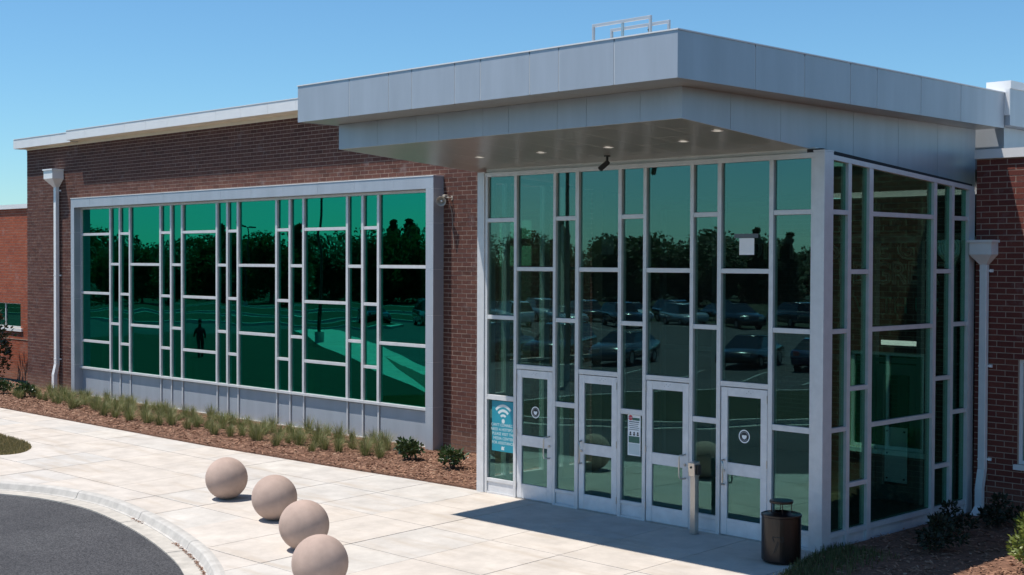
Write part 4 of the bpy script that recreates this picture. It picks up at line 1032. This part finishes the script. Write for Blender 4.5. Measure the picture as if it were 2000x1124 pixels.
# ------------------------------------------------------------------ downspouts
def downspout(label, x, y, wd, dp, zt, zh, hw, htop, zb_, foot):
    """box head, tapered hopper, square pipe, kicked foot, wall straps"""
    e = empty('downspout', (x, y, 0), label, 'downspout', 'white downspouts')
    hd_ = hw*.62
    bx('head', 'downpipe_paint', e, -hw/2, hw/2, -hd_, .0, zh, zt-.045); bx('head_rim', 'downpipe_paint', e, -hw/2-.03, hw/2+.03, -hd_-.03, .0, zt-.044, zt)
    m = MB(); a, b = hw/2, wd/2; y0_ = -hd_; yp0, yp1 = -.04-dp, -.04
    m.hexa([(-b, yp0, htop), (b, yp0, htop), (b, yp1, htop), (-b, yp1, htop), (-a, y0_, zh-.001), (a, y0_, zh-.001), (a, -.0, zh-.001), (-a, 0, zh-.001)]); m.build('hopper', 'downpipe_paint', e)
    m = MB(); m.box(-b, b, yp0, yp1, zb_, htop-.001); m.build('pipe', 'downpipe_paint', e, bevel=.006)
    m = MB(); k1 = zb_-.001; sx = foot
    m.hexa([(-b+sx, yp0-.05, zb_-.34), (b+sx, yp0-.05, zb_-.34), (b+sx, yp1-.05, zb_-.34), (-b+sx, yp1-.05, zb_-.34), (-b, yp0, k1), (b, yp0, k1), (b, yp1, k1), (-b, yp1, k1)]); m.build('offset', 'downpipe_paint', e)
    m = MB(); z2 = zb_-.341
    m.box(-b+sx, b+sx, yp0-.05, yp1-.05, .16, z2); m.build('lower_pipe', 'downpipe_paint', e)
    m = MB(); m.hexa([(-b+sx, yp0-.22, .03), (b+sx, yp0-.22, .03), (b+sx, yp1-.14, .0), (-b+sx, yp1-.14, .0), (-b+sx, yp0-.05, .159), (b+sx, yp0-.05, .159), (b+sx, yp1-.05, .159), (-b+sx, yp1-.05, .159)]); m.build('shoe', 'downpipe_paint', e)
    for z_ in (zb_+.15, (zb_+htop)/2, htop-.12):
        m = MB(); m.box(-b-.004, b+.004, yp0-.004, -.0, z_, z_+.03); m.box(b+.005, b+.06, -.03, 0, z_-.01, z_+.04); m.build('strap', 'downpipe_paint', e)
    return e
downspout('white downspout with box head in front of the dark red brick', .22, YR, .125, .10, 4.72, 4.47, .40, 4.30, .80, -.02)
downspout('white downspout with box head near the far end of the brown wall', -30.72, YB, .16, .12, 7.24, 6.93, .62, 6.66, .92, -.06)

# ------------------------------------------------------------------ behind the viewer: seen in the glass
# cars
def car_parts(kind):
    """side profile lofted across the width; x forward, z up"""
    L, Wd = (4.7, 1.84) if kind == 'sedan' else (4.8, 1.94)
    if kind == 'sedan': body = [(-2.3, .42), (-2.34, .72), (-2.2, .92), (-1.4, 1.0), (1.0, .98), (1.9, .86), (2.28, .70), (2.34, .45), (2.2, .26), (-2.2, .26)]; cab = [(-1.75, .98), (-1.05, 1.40), (-.5, 1.46), (.2, 1.44), (1.15, .97)]
    else: body = [(-2.34, .45), (-2.38, .85), (-2.3, 1.08), (1.05, 1.08), (2.0, .98), (2.33, .82), (2.38, .5), (2.25, .3), (-2.25, .3)]; cab = [(-2.28, 1.07), (-2.0, 1.66), (-1.6, 1.74), (.05, 1.72), (.35, 1.66), (1.1, 1.07)]
    b = MB(); n = len(body); W2 = Wd/2
    rows = []
    for y, s_, dz in ((-W2, .965, .0), (-W2*.94, 1., .01), (W2*.94, 1., .01), (W2, .965, .0)):
        rows.append([(x*s_, y, .3+(z-.3)*s_+dz) for x, z in body])
    i = 0
    for r_ in rows: b.v += r_
    for a in range(3):
        for k in range(n): b.f.append((a*n+k, a*n+(k+1) % n, (a+1)*n+(k+1) % n, (a+1)*n+k))
    b.f.append(tuple(range(n-1, -1, -1))); b.f.append(tuple(3*n+k for k in range(n)))
    c = MB(); n = len(cab)
    def row(y, ins): return [(x*(1-ins*.0), y, z) for x, z in cab]
    yb0, yt0 = W2*.93, W2*.70
    L0 = [(x, -(yb0 if k in (0, n-1) else yt0), z) for k, (x, z) in enumerate(cab)]; R0 = [(x, -y, z) for x, y, z in L0]
    c.v += L0+R0; c.f += [tuple(range(n)), tuple(2*n-1-k for k in range(n))]
    for k in range(n-1): c.f.append((k+1, k, n+k, n+k+1))
    roof = MB(); t = [p for p in cab[1:-1]]
    for k in range(len(t)-1): roof.hexa([(t[k][0], -yt0*.985, t[k][1]+.002), (t[k+1][0], -yt0*.985, t[k+1][1]+.002), (t[k+1][0], yt0*.985, t[k+1][1]+.002), (t[k][0], yt0*.985, t[k][1]+.002), (t[k][0], -yt0*.96, t[k][1]+.03), (t[k+1][0], -yt0*.96, t[k+1][1]+.03), (t[k+1][0], yt0*.96, t[k+1][1]+.03), (t[k][0], yt0*.96, t[k][1]+.03)])
    return b, c, roof, W2
CARM = {}
def make_car(kind, paint):
    key = (kind, paint)
    if key not in CARM:
        b, c, r_, W2 = car_parts(kind)
        ty = MB(); ty.tube([(0, -.11, 0), (0, .11, 0)], .34, 20); ri = MB(); ri.tube([(0, -.115, 0), (0, .115, 0)], .21, 14)
        CARM[key] = (b.mesh('body', paint, .09, True, 3), c.mesh('cabin_glass', 'car_glass'), r_.mesh('roof', paint, 0., True), ty.mesh('wheel', 'tyre'), ri.mesh('rim', 'rim'), W2)
    return CARM[key]
def car(x, y, rz, kind, paint, label):
    e = empty('parked_car', (x, y, -.345), label, 'car', 'cars parked behind the viewer and mirrored in the entrance glass', rz)
    b, c, r_, ty, ri, W2 = make_car(kind, paint)
    link('body', b, e); link('cabin_glass', c, e); link('roof', r_, e)
    for sx in (-1.42, 1.42):
        for sy in (-1, 1):
            w_ = link('wheel', ty, e, (sx, sy*(W2-.11), .34)); link('rim', ri, w_)
    for sy in (-1, 1):
        m = MB(); m.box(2.12, 2.3, sy*W2*.62-.17, sy*W2*.62+.17, .62, .76); m.build('headlight', 'rim', e)
        m = MB(); m.box(-2.33, -2.2, sy*W2*.72-.12, sy*W2*.72+.12, .72, .92); m.build('tail_light', 'lamp_red', e)
cl_ = {'car_black': 'black', 'car_grey': 'dark grey', 'car_silver': 'silver', 'car_blue': 'dark blue', 'car_white': 'white', 'car_red': 'dark red'}
kindn = {'sedan': 'saloon car', 'suv': 'tall estate car'}
rowA = [(-30.5, -22.6, 'suv', 'car_grey'), (-27.7, -23.5, 'suv', 'car_black'), (-25.0, -24.5, 'sedan', 'car_grey'), (-20.2, -26.4, 'sedan', 'car_black'), (-17.6, -27.4, 'sedan', 'car_blue'), (-15.0, -28.4, 'suv', 'car_black'), (-12.2, -29.4, 'sedan', 'car_blue')]
rowB = [(-60.5, -34.5, 'sedan', 'car_black'), (-58, -37.2, 'suv', 'car_grey'), (-55.6, -40, 'sedan', 'car_blue'), (-52, -44.6, 'suv', 'car_white'), (-50, -47.6, 'sedan', 'car_silver'), (-47.3, -50.2, 'suv', 'car_black'), (-44.4, -53, 'suv', 'car_silver'), (-42.2, -56, 'sedan', 'car_black'), (-40, -59, 'suv', 'car_grey'), (-37.4, -61, 'sedan', 'car_red')]
rowC = [(-66, -52, 'suv', 'car_black'), (-63.8, -54.7, 'sedan', 'car_grey'), (-61.6, -57.4, 'suv', 'car_silver'), (-59.4, -60.1, 'suv', 'car_black'), (-57.2, -62.8, 'sedan', 'car_white'), (-55, -65.5, 'suv', 'car_blue'), (-52.8, -68.2, 'sedan', 'car_black')]
for nm, rw_, ang, SC_ in (('nearest', rowA, R(70), 1.13), ('second', rowB, R(28), 1.1), ('farthest', rowC, R(28), 1.0)):
    for q, (x, y, k, p) in enumerate(rw_):
        x, y = 11.1+(x-11.1)*SC_, 17.4+(y-17.4)*SC_
        car(x, y, ang+random.uniform(-.05, .05)+(math.pi if random.random() < .4 else 0), k, p, '%s %s in the %s mirrored row, number %s from its left end' % (cl_[p], kindn[k], nm, ['one', 'two', 'three', 'four', 'five', 'six', 'seven', 'eight', 'nine', 'ten', 'eleven'][q]))
# trees
def crown_mesh(seed, conifer=False):
    rnd = random.Random(seed); m = MB()
    lobes = [(rnd.uniform(-1.6, 1.6), rnd.uniform(-1.6, 1.6), rnd.uniform(1.2, 6.6), rnd.uniform(1.1, 2.1)) for _ in range(16)] if not conifer else [(rnd.uniform(-.3, .3), rnd.uniform(-.3, .3), 1.2+k*.8, 1.75*(1-k/11)) for k in range(10)]
    for _ in range(4600):
        lx, ly, lz, r_ = rnd.choice(lobes)
        p = Vector((rnd.gauss(0, 1), rnd.gauss(0, 1), rnd.gauss(0, 1))).normalized()*r_*rnd.uniform(.55, 1.08)
        q = Vector((lx, ly, lz))+p; d = Vector((rnd.gauss(0, 1), rnd.gauss(0, 1), rnd.gauss(0, 1))).normalized(); s_ = d.orthogonal().normalized(); z = rnd.uniform(.12, .30)
        m.poly([q-d*z, q+s_*z*.6, q+d*z, q-s_*z*.6])
    return m.mesh('crown', 'tree_leaf')
CR = [crown_mesh(60+k) for k in range(4)] + [crown_mesh(70, True), crown_mesh(71, True)]
tm = MB(); tm.tube([(0, 0, -.4), (.05, 0, 1.5), (0, .08, 3.4), (.1, 0, 5.4)], [.24, .17, .12, .05], 8)
for a in range(5): tm.tube([(0, 0, 2+a*.55), (1.3*math.cos(a*2.2), 1.3*math.sin(a*2.2), 3.6+a*.6)], [.08, .02], 6)
tme = tm.mesh('trunk', 'bark')
rnd = random.Random(77)
def tree(x, y, k, s_):
    e = empty('tree', (x, y, -.37), 'leafy tree in the far treeline mirrored in the glass' if k < 4 else 'pointed conifer in the far treeline mirrored in the glass', 'tree', 'treeline behind the viewer, broadleaved' if k < 4 else 'treeline behind the viewer, conifers')
    e.scale = (s_*1.15, s_*1.15, s_); e.rotation_euler.z = rnd.random()*6.28
    link('crown', CR[k], e); link('trunk', tme, e)
for i in range(54):
    a = R(202+62*i/53) + rnd.gauss(0, .006); rr = rnd.uniform(112, 128)
    tree(-8+rr*math.cos(a), rr*math.sin(a), rnd.choice([0, 1, 2, 3, 0, 1, 2, 3, 4, 5]), rnd.uniform(.68, 1.0))
for i in range(40):
    a = R(200+66*i/39) + rnd.gauss(0, .008); rr = rnd.uniform(138, 150)
    tree(-8+rr*math.cos(a), rr*math.sin(a), rnd.choice([0, 1, 2, 3, 4]), rnd.uniform(.85, 1.12))
# lamp posts
for i, (x, y, h, lab) in enumerate(((-24.8, -20.8, 9.5, 'dark lamp post mirrored in the entrance glass between the doors'), (-50.4, -22.0, 9.0, 'dark lamp post mirrored in the right part of the long window'), (-100, -50, 8.2, 'twin headed floodlight pole mirrored in the middle of the long window'))):
    e = empty('lamp_post', (x, y, -.37), lab, 'lamp post')
    m = MB(); m.tube([(0, 0, 0), (0, 0, .7)], .28, 14); m.build('base', 'kerb_concrete', e)
    m = MB(); m.tube([(0, 0, .65), (0, 0, h)], [.10, .065], 10); m.build('pole', 'black_paint', e)
    for sx in (-1, 1):
        m = MB(); m.box(min(0, sx*.9), max(0, sx*.9), -.04, .04, h-.08, h); m.box(sx*.9-.3, sx*.9+.3, -.2, .2, h-.06, h+.08); m.build('lamp_head', 'black_paint', e)
# a person walking on the far lawn, a dark figure in the glass
pe = empty('person', (-43.2, -9.9, gz(0, -9.9)-.02), 'person in dark clothes walking, mirrored in the third wide window bay', 'person', rz=R(200))
sk = bpy.data.meshes.new('body')
J = [(0, 0, .98), (0, 0, 1.2), (0, 0, 1.42), (.02, 0, 1.52), (.03, 0, 1.66), (0, .1, .93), (.16, .11, .52), (.10, .11, .09), (.24, .11, .05), (0, -.1, .93), (-.10, -.11, .52), (-.34, -.11, .13), (-.22, -.11, .05), (0, .19, 1.40), (-.08, .25, 1.13), (.06, .26, .90), (0, -.19, 1.40), (.10, -.25, 1.13), (.26, -.24, .95)]
E_ = [(0, 1), (1, 2), (2, 3), (3, 4), (0, 5), (5, 6), (6, 7), (7, 8), (0, 9), (9, 10), (10, 11), (11, 12), (2, 13), (13, 14), (14, 15), (2, 16), (16, 17), (17, 18)]
RR = [.15, .15, .15, .06, .10, .10, .075, .05, .04, .10, .075, .05, .04, .075, .055, .04, .075, .055, .04]
sk.from_pydata(J, E_, []); po_ = link('body', sk, pe); sk.materials.append(MATS['cloth_dark'])
md = po_.modifiers.new('skin', 'SKIN')
if not sk.skin_vertices: sk.attributes.new('skin', 'FLOAT', 'POINT')
for v, r_ in zip(sk.skin_vertices[0].data, RR): v.radius = (r_, r_)
sk.skin_vertices[0].data[0].use_root = True
po_.modifiers.new('sub', 'SUBSURF').levels = 1
m = MB(); m.lathe([(0, -.12), (.06, -.10), (.085, -.02), (.09, .05), (.06, .11), (0, .125)], 14, (.035, 0, 1.68)); m.build('head', 'skin', pe, smooth=True)
m = MB(); m.lathe([(.092, .0), (.1, .05), (.07, .12), (0, .14)], 14, (.02, 0, 1.68)); m.build('hair', 'cloth_dark', pe, smooth=True)
